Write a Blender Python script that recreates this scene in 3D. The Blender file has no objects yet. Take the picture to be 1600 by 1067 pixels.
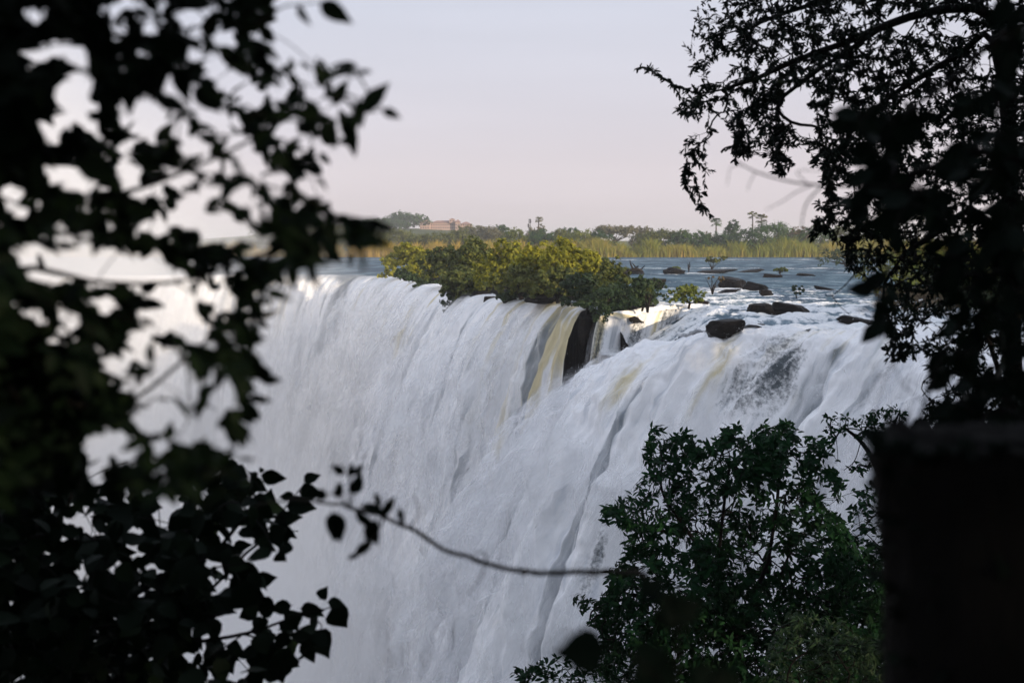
import bpy, math, random
import numpy as np
from mathutils import Vector, Matrix

random.seed(7)
RNG = np.random.default_rng(11)
scene = bpy.context.scene
COL = scene.collection

# ------------------------------------------------------------------ camera
CAM = np.array((0.0, 0.0, 6.0))
FPX = 2222.0                       # focal length in pixels of a 1600 px wide picture
PITCH = math.atan((533.5 - 378.0) / FPX)
FWD = np.array((0.0, math.cos(PITCH), -math.sin(PITCH)))
UPV = np.array((0.0, math.sin(PITCH), math.cos(PITCH)))
RGT = np.array((1.0, 0.0, 0.0))
cam_data = bpy.data.cameras.new("camera")
cam_data.lens = 50.0
cam_data.sensor_width = 36.0
cam_data.clip_start = 0.05
cam_data.clip_end = 30000.0
cam_data.dof.use_dof = True
cam_data.dof.focus_distance = 26.0
cam_data.dof.aperture_fstop = 3.1
cam_data.dof.aperture_blades = 0
cam = bpy.data.objects.new("camera", cam_data)
cam.location = CAM
cam.rotation_euler = (math.pi / 2 - PITCH, 0, 0)
COL.objects.link(cam)
scene.camera = cam

# ------------------------------------------------------------------ world and sun
SUN_EL = math.radians(13.0)
SUN_DIR = Vector((0.80, -0.60, 0.0)).normalized()            # horizontal direction towards the sun
SUN_VEC = Vector((SUN_DIR.x * math.cos(SUN_EL), SUN_DIR.y * math.cos(SUN_EL), math.sin(SUN_EL)))
world = bpy.data.worlds.new("World")
scene.world = world
world.use_nodes = True
wt = world.node_tree
wt.nodes.clear()
w_out = wt.nodes.new("ShaderNodeOutputWorld")
w_bg = wt.nodes.new("ShaderNodeBackground")
w_sky = wt.nodes.new("ShaderNodeTexSky")
w_sky.sky_type = 'NISHITA'
w_sky.sun_disc = False
w_sky.sun_elevation = SUN_EL
w_sky.sun_rotation = math.atan2(SUN_DIR.x, SUN_DIR.y)
w_sky.altitude = 900
w_sky.air_density = 1.0
w_sky.dust_density = 1.2
w_sky.ozone_density = 2.0
# the evening sky: pale lavender pink at the horizon, cool pale blue higher up, faint streaks of cloud
w_co = wt.nodes.new("ShaderNodeTexCoord")
w_sep = wt.nodes.new("ShaderNodeSeparateXYZ")
wt.links.new(w_co.outputs["Generated"], w_sep.inputs[0])
w_ramp = wt.nodes.new("ShaderNodeValToRGB")
e = w_ramp.color_ramp.elements
e[0].position = 0.0; e[0].color = (6.55, 5.75, 6.35, 1)
e[1].position = 1.0; e[1].color = (6.6, 7.1, 8.3, 1)
for p, c in ((0.05, (6.75, 5.95, 6.45, 1)), (0.12, (6.45, 6.2, 6.9, 1)), (0.2, (6.0, 6.25, 7.2, 1)), (0.45, (6.2, 6.7, 7.9, 1))):
    n = e.new(p); n.color = c
w_map = wt.nodes.new("ShaderNodeMapping")
w_map.inputs["Scale"].default_value = (2.2, 2.2, 26)
w_noise = wt.nodes.new("ShaderNodeTexNoise")
w_noise.inputs["Scale"].default_value = 1.3
w_noise.inputs["Detail"].default_value = 4
w_cl = wt.nodes.new("ShaderNodeMapRange")
w_cl.inputs["From Min"].default_value = 0.35; w_cl.inputs["From Max"].default_value = 0.7
w_cl.inputs["To Min"].default_value = 0.965; w_cl.inputs["To Max"].default_value = 1.02
wt.links.new(w_co.outputs["Generated"], w_map.inputs[0])
wt.links.new(w_map.outputs[0], w_noise.inputs["Vector"])
wt.links.new(w_noise.outputs[0], w_cl.inputs[0])
wt.links.new(w_sep.outputs["Z"], w_ramp.inputs[0])
w_mix = wt.nodes.new("ShaderNodeMix"); w_mix.data_type = 'RGBA'
w_mix.inputs["Factor"].default_value = 0.85
wt.links.new(w_sky.outputs[0], w_mix.inputs["A"])
wt.links.new(w_ramp.outputs[0], w_mix.inputs["B"])
w_mul = wt.nodes.new("ShaderNodeVectorMath"); w_mul.operation = 'SCALE'
wt.links.new(w_mix.outputs["Result"], w_mul.inputs[0])
wt.links.new(w_cl.outputs[0], w_mul.inputs["Scale"])
wt.links.new(w_mul.outputs[0], w_bg.inputs["Color"])
w_bg.inputs["Strength"].default_value = 0.1
wt.links.new(w_bg.outputs[0], w_out.inputs[0])

sun_data = bpy.data.lights.new("sun", 'SUN')
sun_data.energy = 4.6
sun_data.angle = math.radians(0.6)
sun_data.color = (1.0, 0.80, 0.56)
sun = bpy.data.objects.new("sun", sun_data)
sun.rotation_euler = SUN_VEC.to_track_quat('Z', 'Y').to_euler()
COL.objects.link(sun)

scene.view_settings.view_transform = 'Standard'
scene.view_settings.look = 'None'
scene.view_settings.exposure = 0.27
scene.view_settings.gamma = 1.0
scene.view_settings.use_curve_mapping = False
scene.render.engine = 'CYCLES'
scene.cycles.use_denoising = True
scene.cycles.max_bounces = 12
scene.cycles.diffuse_bounces = 5
scene.cycles.glossy_bounces = 2
scene.cycles.transmission_bounces = 2
scene.cycles.transparent_max_bounces = 24
scene.cycles.volume_bounces = 6
scene.cycles.volume_step_rate = 1.0
scene.cycles.volume_max_steps = 128

# ------------------------------------------------------------------ helpers
def P(px, py, d):
    """The point seen at (px, py) of the 1600x1067 picture at depth d metres."""
    return CAM + d * (FWD + (px - 800.0) / FPX * RGT + (533.5 - py) / FPX * UPV)

def G(px, py, z0=0.0):
    v = FWD + (px - 800.0) / FPX * RGT + (533.5 - py) / FPX * UPV
    return CAM + v * ((z0 - CAM[2]) / v[2])

def project(v):
    r = np.asarray(v) - CAM
    d = r @ FWD
    return 800.0 + FPX * (r @ RGT) / d, 533.5 - FPX * (r @ UPV) / d, d

_perm = np.random.default_rng(3).permutation(256)
_perm = np.concatenate([_perm, _perm, _perm])
_g3 = np.random.default_rng(4).normal(size=(256, 3)); _g3 /= np.linalg.norm(_g3, axis=1)[:, None]
def perlin(x, y, z=0.0):
    x, y, z = np.broadcast_arrays(np.asarray(x, float), np.asarray(y, float), np.asarray(z, float))
    xi, yi, zi = np.floor(x).astype(int), np.floor(y).astype(int), np.floor(z).astype(int)
    xf, yf, zf = x - xi, y - yi, z - zi
    fade = lambda t: t * t * t * (t * (t * 6 - 15) + 10)
    u, v, w = fade(xf), fade(yf), fade(zf)
    out = 0
    for dx in (0, 1):
        for dy in (0, 1):
            for dz in (0, 1):
                h = _perm[_perm[_perm[(xi + dx) & 255] + ((yi + dy) & 255)] + ((zi + dz) & 255)]
                g = _g3[h]
                d = g[..., 0] * (xf - dx) + g[..., 1] * (yf - dy) + g[..., 2] * (zf - dz)
                out = out + d * (u if dx else 1 - u) * (v if dy else 1 - v) * (w if dz else 1 - w)
    return out * 1.5
def fbm(x, y, z=0.0, o=4, lac=2.03, gain=0.5):
    s, a, t = 0, 1.0, 0
    for i in range(o):
        s = s + a * perlin(np.asarray(x) * lac ** i + 17.3 * i, np.asarray(y) * lac ** i - 5.1 * i, np.asarray(z) * lac ** i + 9.7 * i)
        t += a; a *= gain
    return s / t
def sstep(a, b, x):
    t = np.clip((np.asarray(x, float) - a) / (b - a), 0, 1)
    return t * t * (3 - 2 * t)

def tag(o, label=None, cat=None, group=None, kind=None):
    if label: o["label"] = label
    if cat: o["category"] = cat
    if group: o["group"] = group
    if kind: o["kind"] = kind
    return o

def link(name, me, parent=None, loc=None):
    o = bpy.data.objects.new(name, me)
    COL.objects.link(o)
    if parent is not None: o.parent = parent
    if loc is not None: o.location = loc
    return o

def empty(name, loc):
    o = bpy.data.objects.new(name, None)
    o.location = loc
    o.empty_display_size = 0.2
    COL.objects.link(o)
    return o

def mesh_np(name, verts, faces, mats, smooth=True, attrs=None, uv=None, midx=None):
    """faces: an (m,k) array, or a list of such arrays."""
    verts = np.asarray(verts, dtype=np.float32).reshape(-1, 3)
    fl = [np.asarray(f, dtype=np.int32) for f in (faces if isinstance(faces, list) else [faces])]
    fl = [f for f in fl if f.size]
    me = bpy.data.meshes.new(name)
    me.vertices.add(len(verts))
    me.vertices.foreach_set("co", verts.ravel())
    loops = np.concatenate([f.ravel() for f in fl])
    tot = np.concatenate([np.full(len(f), f.shape[1], dtype=np.int32) for f in fl])
    start = np.concatenate([[0], np.cumsum(tot)[:-1]]).astype(np.int32)
    me.loops.add(len(loops)); me.loops.foreach_set("vertex_index", loops)
    me.polygons.add(len(tot))
    me.polygons.foreach_set("loop_start", start)
    me.polygons.foreach_set("loop_total", tot)
    me.polygons.foreach_set("use_smooth", np.full(len(tot), bool(smooth)))
    if midx is not None: me.polygons.foreach_set("material_index", np.asarray(midx, dtype=np.int32))
    for m in (mats if isinstance(mats, (list, tuple)) else [mats]): me.materials.append(m)
    if uv is not None:
        l = me.uv_layers.new(name="UVMap")
        l.data.foreach_set("uv", np.asarray(uv, dtype=np.float32)[loops].ravel())
    for k, a in (attrs or {}).items():
        at = me.attributes.new(k, 'FLOAT', 'POINT')
        at.data.foreach_set("value", np.asarray(a, dtype=np.float32).ravel())
    me.update(calc_edges=True)
    return me

def grid_faces(R, C):
    i = np.arange(R - 1)[:, None] * C + np.arange(C - 1)[None, :]
    return np.stack([i, i + 1, i + C + 1, i + C], axis=-1).reshape(-1, 4)

def catmull(pts, n):
    pts = np.asarray(pts, float)
    p = np.vstack([2 * pts[0] - pts[1], pts, 2 * pts[-1] - pts[-2]])
    t = np.linspace(0, len(pts) - 1 - 1e-9, n)
    i = np.floor(t).astype(int); f = (t - i)[:, None]
    a, b, c, d = p[i], p[i + 1], p[i + 2], p[i + 3]
    return 0.5 * (2 * b + (c - a) * f + (2 * a - 5 * b + 4 * c - d) * f ** 2 + (3 * b - a - 3 * c + d) * f ** 3)

def tube(pts, rad, sides=5, cap=True):
    pts = np.asarray(pts, float); n = len(pts)
    rad = np.broadcast_to(np.asarray(rad, float), (n,))
    tan = np.gradient(pts, axis=0); tan /= np.linalg.norm(tan, axis=1)[:, None] + 1e-12
    a = np.array((0.0, 0.0, 1.0)) if abs(tan[0][2]) < 0.9 else np.array((1.0, 0, 0))
    nrm = np.cross(tan[0], a); nrm /= np.linalg.norm(nrm)
    ang = np.linspace(0, 2 * np.pi, sides, endpoint=False)
    V = np.empty((n, sides, 3))
    for k in range(n):
        nrm = nrm - tan[k] * (nrm @ tan[k]); nrm /= np.linalg.norm(nrm) + 1e-12
        b = np.cross(tan[k], nrm)
        V[k] = pts[k] + rad[k] * (np.cos(ang)[:, None] * nrm + np.sin(ang)[:, None] * b)
    i = np.arange(n - 1)[:, None] * sides + np.arange(sides)[None, :]
    j = np.arange(n - 1)[:, None] * sides + (np.arange(sides)[None, :] + 1) % sides
    F = np.stack([i, j, j + sides, i + sides], -1).reshape(-1, 4)
    return V.reshape(-1, 3), F

def join_geo(parts):
    """parts: list of (verts, faces (m,k)) with the same k."""
    V, F, o = [], [], 0
    for v, f in parts:
        V.append(v); F.append(np.asarray(f) + o); o += len(v)
    return np.concatenate(V), np.concatenate(F)

# ------------------------------------------------------------------ materials
class NT:
    def __init__(self, name):
        self.m = bpy.data.materials.new(name); self.m.use_nodes = True
        self.t = self.m.node_tree; self.t.nodes.clear()
        self.out = self.t.nodes.new("ShaderNodeOutputMaterial")
    def n(self, typ, **kw):
        nd = self.t.nodes.new("ShaderNode" + typ)
        for k, v in kw.items():
            if k.startswith("_"): nd.inputs[k[1:].replace("_", " ")].default_value = v
            else: setattr(nd, k, v)
        return nd
    def l(self, a, b):
        self.t.links.new(a, b); return b
    def surf(self, s): self.t.links.new(s, self.out.inputs["Surface"])
    def noise(self, vec, scale, detail=3, rough=0.55, dist=0.0):
        nd = self.n("TexNoise", _Scale=scale, _Detail=detail, _Roughness=rough, _Distortion=dist)
        if vec is not None: self.l(vec, nd.inputs["Vector"])
        return nd.outputs[0]
    def mapping(self, vec, scale, loc=(0, 0, 0)):
        nd = self.n("Mapping"); nd.inputs["Scale"].default_value = scale; nd.inputs["Location"].default_value = loc
        self.l(vec, nd.inputs[0]); return nd.outputs[0]
    def rng(self, v, a, b, c=0.0, d=1.0, smooth=False):
        nd = self.n("MapRange"); nd.clamp = True
        if smooth: nd.interpolation_type = 'SMOOTHSTEP'
        for i, x in enumerate((a, b, c, d)): nd.inputs[i + 1].default_value = x
        self.l(v, nd.inputs[0]); return nd.outputs[0]
    def math(self, op, a, b=None, clamp=False):
        nd = self.n("Math", operation=op); nd.use_clamp = clamp
        for i, x in enumerate((a, b)):
            if x is None: continue
            if isinstance(x, (int, float)): nd.inputs[i].default_value = x
            else: self.l(x, nd.inputs[i])
        return nd.outputs[0]
    def mix(self, f, a, b):
        nd = self.n("Mix"); nd.data_type = 'RGBA'
        for s, x in (("Factor", f), ("A", a), ("B", b)):
            if isinstance(x, (int, float)): nd.inputs[s].default_value = x
            elif isinstance(x, tuple): nd.inputs[s].default_value = x if len(x) == 4 else x + (1,)
            else: self.l(x, nd.inputs[s])
        return nd.outputs["Result"]
    def ramp(self, f, stops):
        nd = self.n("ValToRGB"); r = nd.color_ramp
        r.elements[0].position = stops[0][0]; r.elements[0].color = stops[0][1] + (1,)
        r.elements[1].position = stops[-1][0]; r.elements[1].color = stops[-1][1] + (1,)
        for p, c in stops[1:-1]:
            x = r.elements.new(p); x.color = c + (1,)
        self.l(f, nd.inputs[0]); return nd.outputs[0]
    def attr(self, name):
        return self.n("Attribute", attribute_name=name).outputs["Fac"]
    def bump(self, h, strength, dist):
        nd = self.n("Bump"); nd.inputs["Strength"].default_value = strength; nd.inputs["Distance"].default_value = dist
        self.l(h, nd.inputs["Height"]); return nd.outputs[0]
    def pr(self, color, rough=0.8, spec=0.3, normal=None):
        nd = self.n("BsdfPrincipled")
        if isinstance(color, tuple): nd.inputs["Base Color"].default_value = color if len(color) == 4 else color + (1,)
        else: self.l(color, nd.inputs["Base Color"])
        if isinstance(rough, (int, float)): nd.inputs["Roughness"].default_value = rough
        else: self.l(rough, nd.inputs["Roughness"])
        nd.inputs["Specular IOR Level"].default_value = spec
        if normal is not None: self.l(normal, nd.inputs["Normal"])
        return nd.outputs[0]

def leaf_mat(name, c0, c1, c2, trans=0.3, rough=0.6, spec=0.25):
    """three leaf colours mixed by a per-leaf tint and a per-object random"""
    N = NT(name)
    t = N.attr("tint")
    oi = N.n("ObjectInfo").outputs["Random"]
    f = N.math('ADD', t, N.math('MULTIPLY', oi, 0.35))
    col = N.ramp(f, [(0.0, c0), (0.5, c1), (1.1 if False else 1.0, c2)])
    p = N.pr(col, rough, spec)
    if trans > 0:
        tr = N.n("BsdfTranslucent")
        N.l(N.mix(0.5, col, tuple(min(1, x * 1.6) for x in c2)), tr.inputs[0])
        mx = N.n("MixShader"); mx.inputs[0].default_value = trans
        N.l(p, mx.inputs[1]); N.l(tr.outputs[0], mx.inputs[2]); p = mx.outputs[0]
    N.surf(p); return N.m

def bark_mat(name, c0, c1, scale=12.0):
    N = NT(name)
    co = N.n("TexCoord").outputs["Object"]
    v = N.mapping(co, (1, 1, 0.25))
    h = N.noise(v, scale, 6, 0.65)
    col = N.ramp(N.rng(h, 0.3, 0.7), [(0, c0), (1, c1)])
    N.surf(N.pr(col, 0.9, 0.15, N.bump(h, 0.6, 0.05))); return N.m
# ================================================================== SETTING
# ---- the lip of the falls, from the far left to the near right: x, y, z, flow dx, dy, speed
LIP_A = np.array([
    (-200, 214, 0, -.40, -.90, 3.4), (-110, 238, 0, -.35, -.93, 3.4), (-70, 250, 0, -.35, -.93, 3.4),
    (-41, 254, 0, -.50, -.87, 3.6), (-22, 243, 0, -.80, -.60, 4.0), (-9, 188, 0, -.93, -.38, 4.0),
    (-1.5, 155, 0, -.93, -.38, 3.8), (5.4, 138, 0, -.93, -.38, 2.8), (6.9, 131.5, -.3, -.95, -.30, 1.1)])
LIP_B = np.array([
    (7.4, 119, -.3, -.70, -.70, 1.1), (9.5, 121.5, .1, -.75, -.66, 1.6), (12.0, 124.5, .25, -.72, -.70, 2.6), (16.0, 129, .3, -.70, -.71, 2.4)])
LIP_C = np.array([
    (9.6, 115.5, -4.0, -1.0, -.10, 6.2), (9.9, 108, -2.5, -.98, -.20, 6.2), (10.6, 101, -1.3, -.96, -.28, 6.0), (14, 96.5, -.15, -.93, -.37, 5.6),
    (20, 94.5, .1, -.90, -.43, 5.2), (26, 91, .1, -.88, -.47, 5.0), (34, 84, .1, -.85, -.53, 4.6), (46, 70, 0, -.85, -.5, 4.6), (62, 46, 0, -.93, -.35, 4.6), (80, 14, 0, -.93, -.35, 4.6)])
lipA = catmull(LIP_A, 900); lipB = catmull(LIP_B, 160); lipC = catmull(LIP_C, 700)
GORGE_EDGE = np.vstack([lipA[:, :2], lipB[:1, :2], lipC[:, :2], [(80, -400)], [(-400, -400)], [(-400, 190)]])

def inside_poly(x, y, poly):
    x = np.asarray(x); y = np.asarray(y); r = np.zeros(x.shape, bool)
    px, py = poly[:, 0], poly[:, 1]; j = len(poly) - 1
    for i in range(len(poly)):
        if py[i] != py[j]:
            c = ((py[i] > y) != (py[j] > y)) & (x < (px[j] - px[i]) * (y - py[i]) / (py[j] - py[i]) + px[i])
            r ^= c
        j = i
    return r

B0 = np.array((7.0, 118.5)); BD = np.array((9.0, 10.5)); BD /= np.linalg.norm(BD); BN = np.array((BD[1], -BD[0]))
def river_z(x, y):
    """the level of the river bed's water: flat, stepping down to a shelf on the right of the cleft"""
    x = np.asarray(x, float); y = np.asarray(y, float)
    db = (x - B0[0]) * BN[0] + (y - B0[1]) * BN[1]
    s = sstep(18, 8.5, x) * sstep(-1.0, -.15, db) * sstep(93.5, 107, y)
    return -3.7 * s

def rapid(x, y):
    return sstep(250, 135, y) * sstep(-6, 8, x + (y - 140) * 0.06)

# ---- materials of the water
def water_mat():
    N = NT("river_water")
    geo = N.n("NewGeometry").outputs["Position"]
    foam = N.attr("foam"); rap = N.attr("rapid")
    m1 = N.mapping(geo, (1.0, .35, 1.0))
    fine = N.noise(m1, 1.6, 6, .65, .4)
    f = N.math('ADD', foam, N.math('MULTIPLY', N.math('SUBTRACT', fine, .5), .9))
    fm = N.rng(f, .38, .62, smooth=True)
    band = N.noise(N.mapping(geo, (.15, .045, 1)), 1, 7, .66, .6)
    deep = N.ramp(N.rng(band, .36, .64), [(0, (.010, .034, .062)), (.5, (.036, .086, .122)), (1, (.160, .235, .285))])  # light and dark of the waves painted into the water as bands
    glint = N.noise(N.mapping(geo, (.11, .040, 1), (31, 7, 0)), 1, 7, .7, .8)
    deep = N.mix(N.math('MULTIPLY', N.rng(glint, .60, .72, 0, .7, True), N.rng(rap, 0, .6, 1, .3)), deep, (.62, .58, .60))  # pale glints painted into the water colour
    rough = N.rng(fm, 0, 1, .3, .8)
    b1 = N.noise(N.mapping(geo, (.5, .16, 1)), 1.0, 5, .6, .3)
    b2 = N.noise(N.mapping(geo, (1.8, .9, 1)), 1.0, 4, .6)
    nrm = N.bump(N.math('ADD', b1, N.math('MULTIPLY', b2, .3)), 1.0, .8)
    d = N.n("BsdfDiffuse"); N.l(deep, d.inputs[0]); N.l(nrm, d.inputs["Normal"])
    gl = N.n("BsdfGlossy"); gl.inputs[0].default_value = (.86, .92, 1, 1); gl.inputs["Roughness"].default_value = .30; N.l(nrm, gl.inputs["Normal"])
    m = N.n("MixShader"); m.inputs[0].default_value = .10
    N.l(d.outputs[0], m.inputs[1]); N.l(gl.outputs[0], m.inputs[2])
    fo = N.n("BsdfDiffuse"); fo.inputs[0].default_value = (.80, .82, .84, 1); N.l(nrm, fo.inputs["Normal"])
    m2 = N.n("MixShader"); N.l(fm, m2.inputs[0]); N.l(m.outputs[0], m2.inputs[1]); N.l(fo.outputs[0], m2.inputs[2])
    N.surf(m2.outputs[0]); return N.m
M_RIVER = water_mat()

def falls_mat():
    """white aerated water: cream, grey where it is still clear and for the shade of grooves, near black rock seen through a torn veil"""
    N = NT("falling_water")
    uv = N.n("UVMap").outputs[0]
    geo = N.n("NewGeometry").outputs["Position"]
    tan = N.attr("tan"); clear = N.attr("clear"); veil = N.attr("veil"); top = N.attr("top")
    s1 = N.noise(N.mapping(uv, (.55, .035, 1)), 1, 5, .6, .25)
    s2 = N.noise(N.mapping(uv, (1.8, .09, 1), (9, 3, 0)), 1, 4, .6, .3)
    s3 = N.noise(N.mapping(uv, (4.0, .45, 1), (2, 7, 0)), 1, 4, .65, .4)
    puff = N.noise(geo, .55, 6, .68, .3)
    grain = N.noise(geo, 3.2, 4, .75)
    st = N.math('ADD', N.math('MULTIPLY', s1, .5), N.math('ADD', N.math('MULTIPLY', s2, .35), N.math('MULTIPLY', s3, .15)))
    white = N.mix(N.rng(puff, .3, .7), (.86, .87, .89), (.93, .93, .94))
    tf = N.math('ADD', tan, N.math('MULTIPLY', N.math('SUBTRACT', st, .5), 2.0))
    thin = N.math('ADD', N.math('MULTIPLY', s2, .6), N.math('MULTIPLY', s3, .4))
    white = N.mix(N.rng(thin, .50, .66, 0, .60, True), white, (.50, .55, .62))
    c1 = N.mix(N.rng(tf, .22, .95, 0, .9, True), white, (.58, .50, .28))
    cf = N.math('ADD', clear, N.math('MULTIPLY', N.math('SUBTRACT', st, .5), 1.2))
    c2 = N.mix(N.rng(cf, .15, 1.0, 0, .92, True), c1, (.135, .165, .195))
    vf = N.math('ADD', N.math('MULTIPLY', veil, 1.0), N.math('MULTIPLY', N.math('SUBTRACT', N.math('ADD', N.math('MULTIPLY', grain, .6), N.math('MULTIPLY', N.math('ADD', s3, puff), .28)), .58), 2.6))
    c3 = N.mix(N.rng(vf, .34, 1.10, 0, .95, True), c2, (.030, .045, .055))
    h = N.math('ADD', N.math('MULTIPLY', s2, .5), N.math('ADD', N.math('MULTIPLY', s3, .35), N.math('MULTIPLY', puff, .35)))
    nrm = N.bump(h, .22, .6)
    N.surf(N.pr(c3, .8, .1, nrm)); return N.m
M_FALLS = falls_mat()

def spray_mat(name, lo, hi):
    """a torn curtain of spray: white where the noise is dense, air where it is not"""
    N = NT(name)
    uv = N.n("UVMap").outputs[0]
    geo = N.n("NewGeometry").outputs["Position"]
    s2 = N.noise(N.mapping(uv, (.55, .035, 1), (3, 1, 0)), 1, 4, .6, .4)
    s3 = N.noise(N.mapping(uv, (1.4, .18, 1)), 1.0, 6, .68, .5)
    big = N.noise(geo, .13, 4, .55)
    a = N.math('ADD', N.math('ADD', N.math('MULTIPLY', s2, .34), N.math('MULTIPLY', s3, .26)), N.math('MULTIPLY', big, .40))
    al = N.math('MULTIPLY', N.rng(a, lo, hi, 0, .88, True), N.attr("alpha"))
    d = N.n("BsdfDiffuse"); d.inputs[0].default_value = (.90, .91, .93, 1)
    N.l(N.bump(s3, .3, .6), d.inputs["Normal"])
    t = N.n("BsdfTransparent"); mx = N.n("MixShader")
    N.l(al, mx.inputs[0]); N.l(t.outputs[0], mx.inputs[1]); N.l(d.outputs[0], mx.inputs[2])
    N.surf(mx.outputs[0]); return N.m
M_SPRAY = spray_mat("spray_curtain", .46, .62)

def rock_mat(name, c0, c1, c2, wet=.5):
    N = NT(name)
    co = N.n("NewGeometry").outputs["Position"]
    a = N.noise(co, .7, 7, .65); b = N.noise(co, 4.0, 5, .6)
    col = N.ramp(N.rng(N.math('ADD', N.math('MULTIPLY', a, .65), N.math('MULTIPLY', b, .35)), .32, .68), [(0, c0), (.5, c1), (1, c2)])
    N.surf(N.pr(col, wet, .06, N.bump(N.math('ADD', a, N.math('MULTIPLY', b, .4)), .7, .25))); return N.m
M_ROCK = rock_mat("wet_basalt", (.003, .003, .003), (.007, .006, .006), (.015, .012, .010))
M_CLIFF = rock_mat("cliff_rock", (.004, .004, .004), (.010, .009, .008), (.022, .019, .016), .7)

def soil_mat():
    N = NT("forest_soil")
    co = N.n("NewGeometry").outputs["Position"]
    a = N.noise(co, .9, 8, .7); b = N.noise(co, 6, 4, .6)
    col = N.ramp(N.rng(a, .3, .7), [(0, (.012, .016, .007)), (.5, (.022, .030, .012)), (1, (.040, .040, .020))])
    N.surf(N.pr(col, .95, .1, N.bump(N.math('ADD', a, b), .8, .2))); return N.m
M_SOIL = soil_mat()

def land_mat():
    N = NT("dry_grassland")
    co = N.n("NewGeometry").outputs["Position"]
    a = N.noise(co, .012, 8, .65); b = N.noise(co, .12, 5, .65)
    f = N.math('ADD', N.math('MULTIPLY', a, .6), N.math('MULTIPLY', b, .4))
    col = N.ramp(N.rng(f, .35, .65), [(0, (.030, .045, .018)), (.5, (.065, .080, .028)), (1, (.14, .13, .05))])
    N.surf(N.pr(col, .95, .1)); return N.m
M_LAND = land_mat()

# ---- river: one sheet of water from the far bank to the lip, denser where it is near
def build_river():
    a = np.concatenate([np.linspace(-2.6, -.46, 40)[:-1], np.linspace(-.46, .44, 720), np.linspace(.44, 2.2, 40)[1:]])
    y = np.concatenate([np.geomspace(80, 300, 330), np.geomspace(300, 575, 90)[1:]])
    A, Y = np.meshgrid(a, y)
    X = A * Y
    rp = rapid(X, Y)
    z = river_z(X, Y)
    # flow coordinates: the current runs towards the lip, left and near
    f = -.62 * X - .78 * Y; g = .78 * X - .62 * Y
    big = fbm(g * .16, f * .07, 1.7, 4)
    mid = fbm(g * .5, f * .22, 4.2, 4)
    rid = 1 - np.abs(fbm(g * .30, f * .14, 7.7, 4)) * 2.6
    fine = fbm(X * .9, Y * .9, 2.2, 3)
    near = sstep(170, 100, Y)
    z = z + rp * (.40 * big + .34 * mid + .30 * (rid - .3) + .12 * fine) * (.55 + .75 * near)
    z = z + .24 * fbm(X * .22, Y * .11, .3, 4) * (1 - rp) * sstep(560, 520, Y)
    ex = inside_poly(X, Y, GORGE_EDGE)
    # bands of broken water right across the river, and the white water of the rapids
    band = sstep(.30, .70, fbm(X * .018, Y * .045, 3.3, 4) + .35)
    foam = .10 + .20 * sstep(.1, .8, fbm(g * .12, f * .05, 12.2, 4) + .25)
    foam = foam + rp * (.38 * np.clip(rid, 0, 1) ** 1.2 + .46 * (mid + .10) + .34 * fine + .12 * near)
    streak = np.clip(1 - np.abs(Y - 482 - 18 * fbm(X * .02, 3.1, 1)) / 42, 0, 1) * (.46 + .5 * fbm(X * .06, Y * .10, 5.5, 4))
    foam = foam + np.clip(streak, 0, 1) * .6
    for rx_, ry_, rw_ in ((1148, 449, 54), (1182, 452, 46), (1200, 461, 24), (1097, 474, 26), (1131, 516, 72), (1192, 488, 46), (1240, 492, 66), (1354, 510, 80), (1392, 513, 44), (1140, 456, 40), (1057, 427, 38), (1120, 426, 72)):
        g0 = G(rx_, ry_, .15); rr = rw_ * g0[1] / FPX * .5
        q = np.hypot((X - g0[0] + rr * .5) / (rr * 1.7), (Y - g0[1] - rr * .1) / (rr * 1.5 + .8))
        foam = foam + .55 * np.exp(-q ** 2) * (.6 + .9 * fbm(X * .8, Y * .8, 9.1, 3))
    step = np.exp(-((Y - 322 - 8 * fbm(X * .05, 1.0, 2)) / 7.0) ** 2) * sstep(8, 22, X)
    foam = foam + step * (.32 + .5 * fbm(X * .25, Y * .2, 8.8, 3))
    z = z + step * .06
    R, C = X.shape
    F = grid_faces(R, C)
    exf = ex.ravel()[F]
    F = F[exf.sum(1) < 1]
    V = np.stack([X, Y, z], -1).reshape(-1, 3)
    used = np.zeros(len(V), bool); used[F.ravel()] = True
    idx = np.cumsum(used) - 1
    me = mesh_np("river", V[used], idx[F], M_RIVER, True, {"foam": foam.ravel()[used], "rapid": rp.ravel()[used]})
    return tag(link("river", me), kind="structure")
build_river()

# ---- the falls
def gauss(px, py, x, y, rx, ry, slant=0.0):
    """a soft patch round the picture place (x, y) on the falls, leaning along the fall"""
    dx = px - x - slant * (py - y)
    return np.exp(-(dx / rx) ** 2 - ((py - y) / ry) ** 2)

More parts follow.
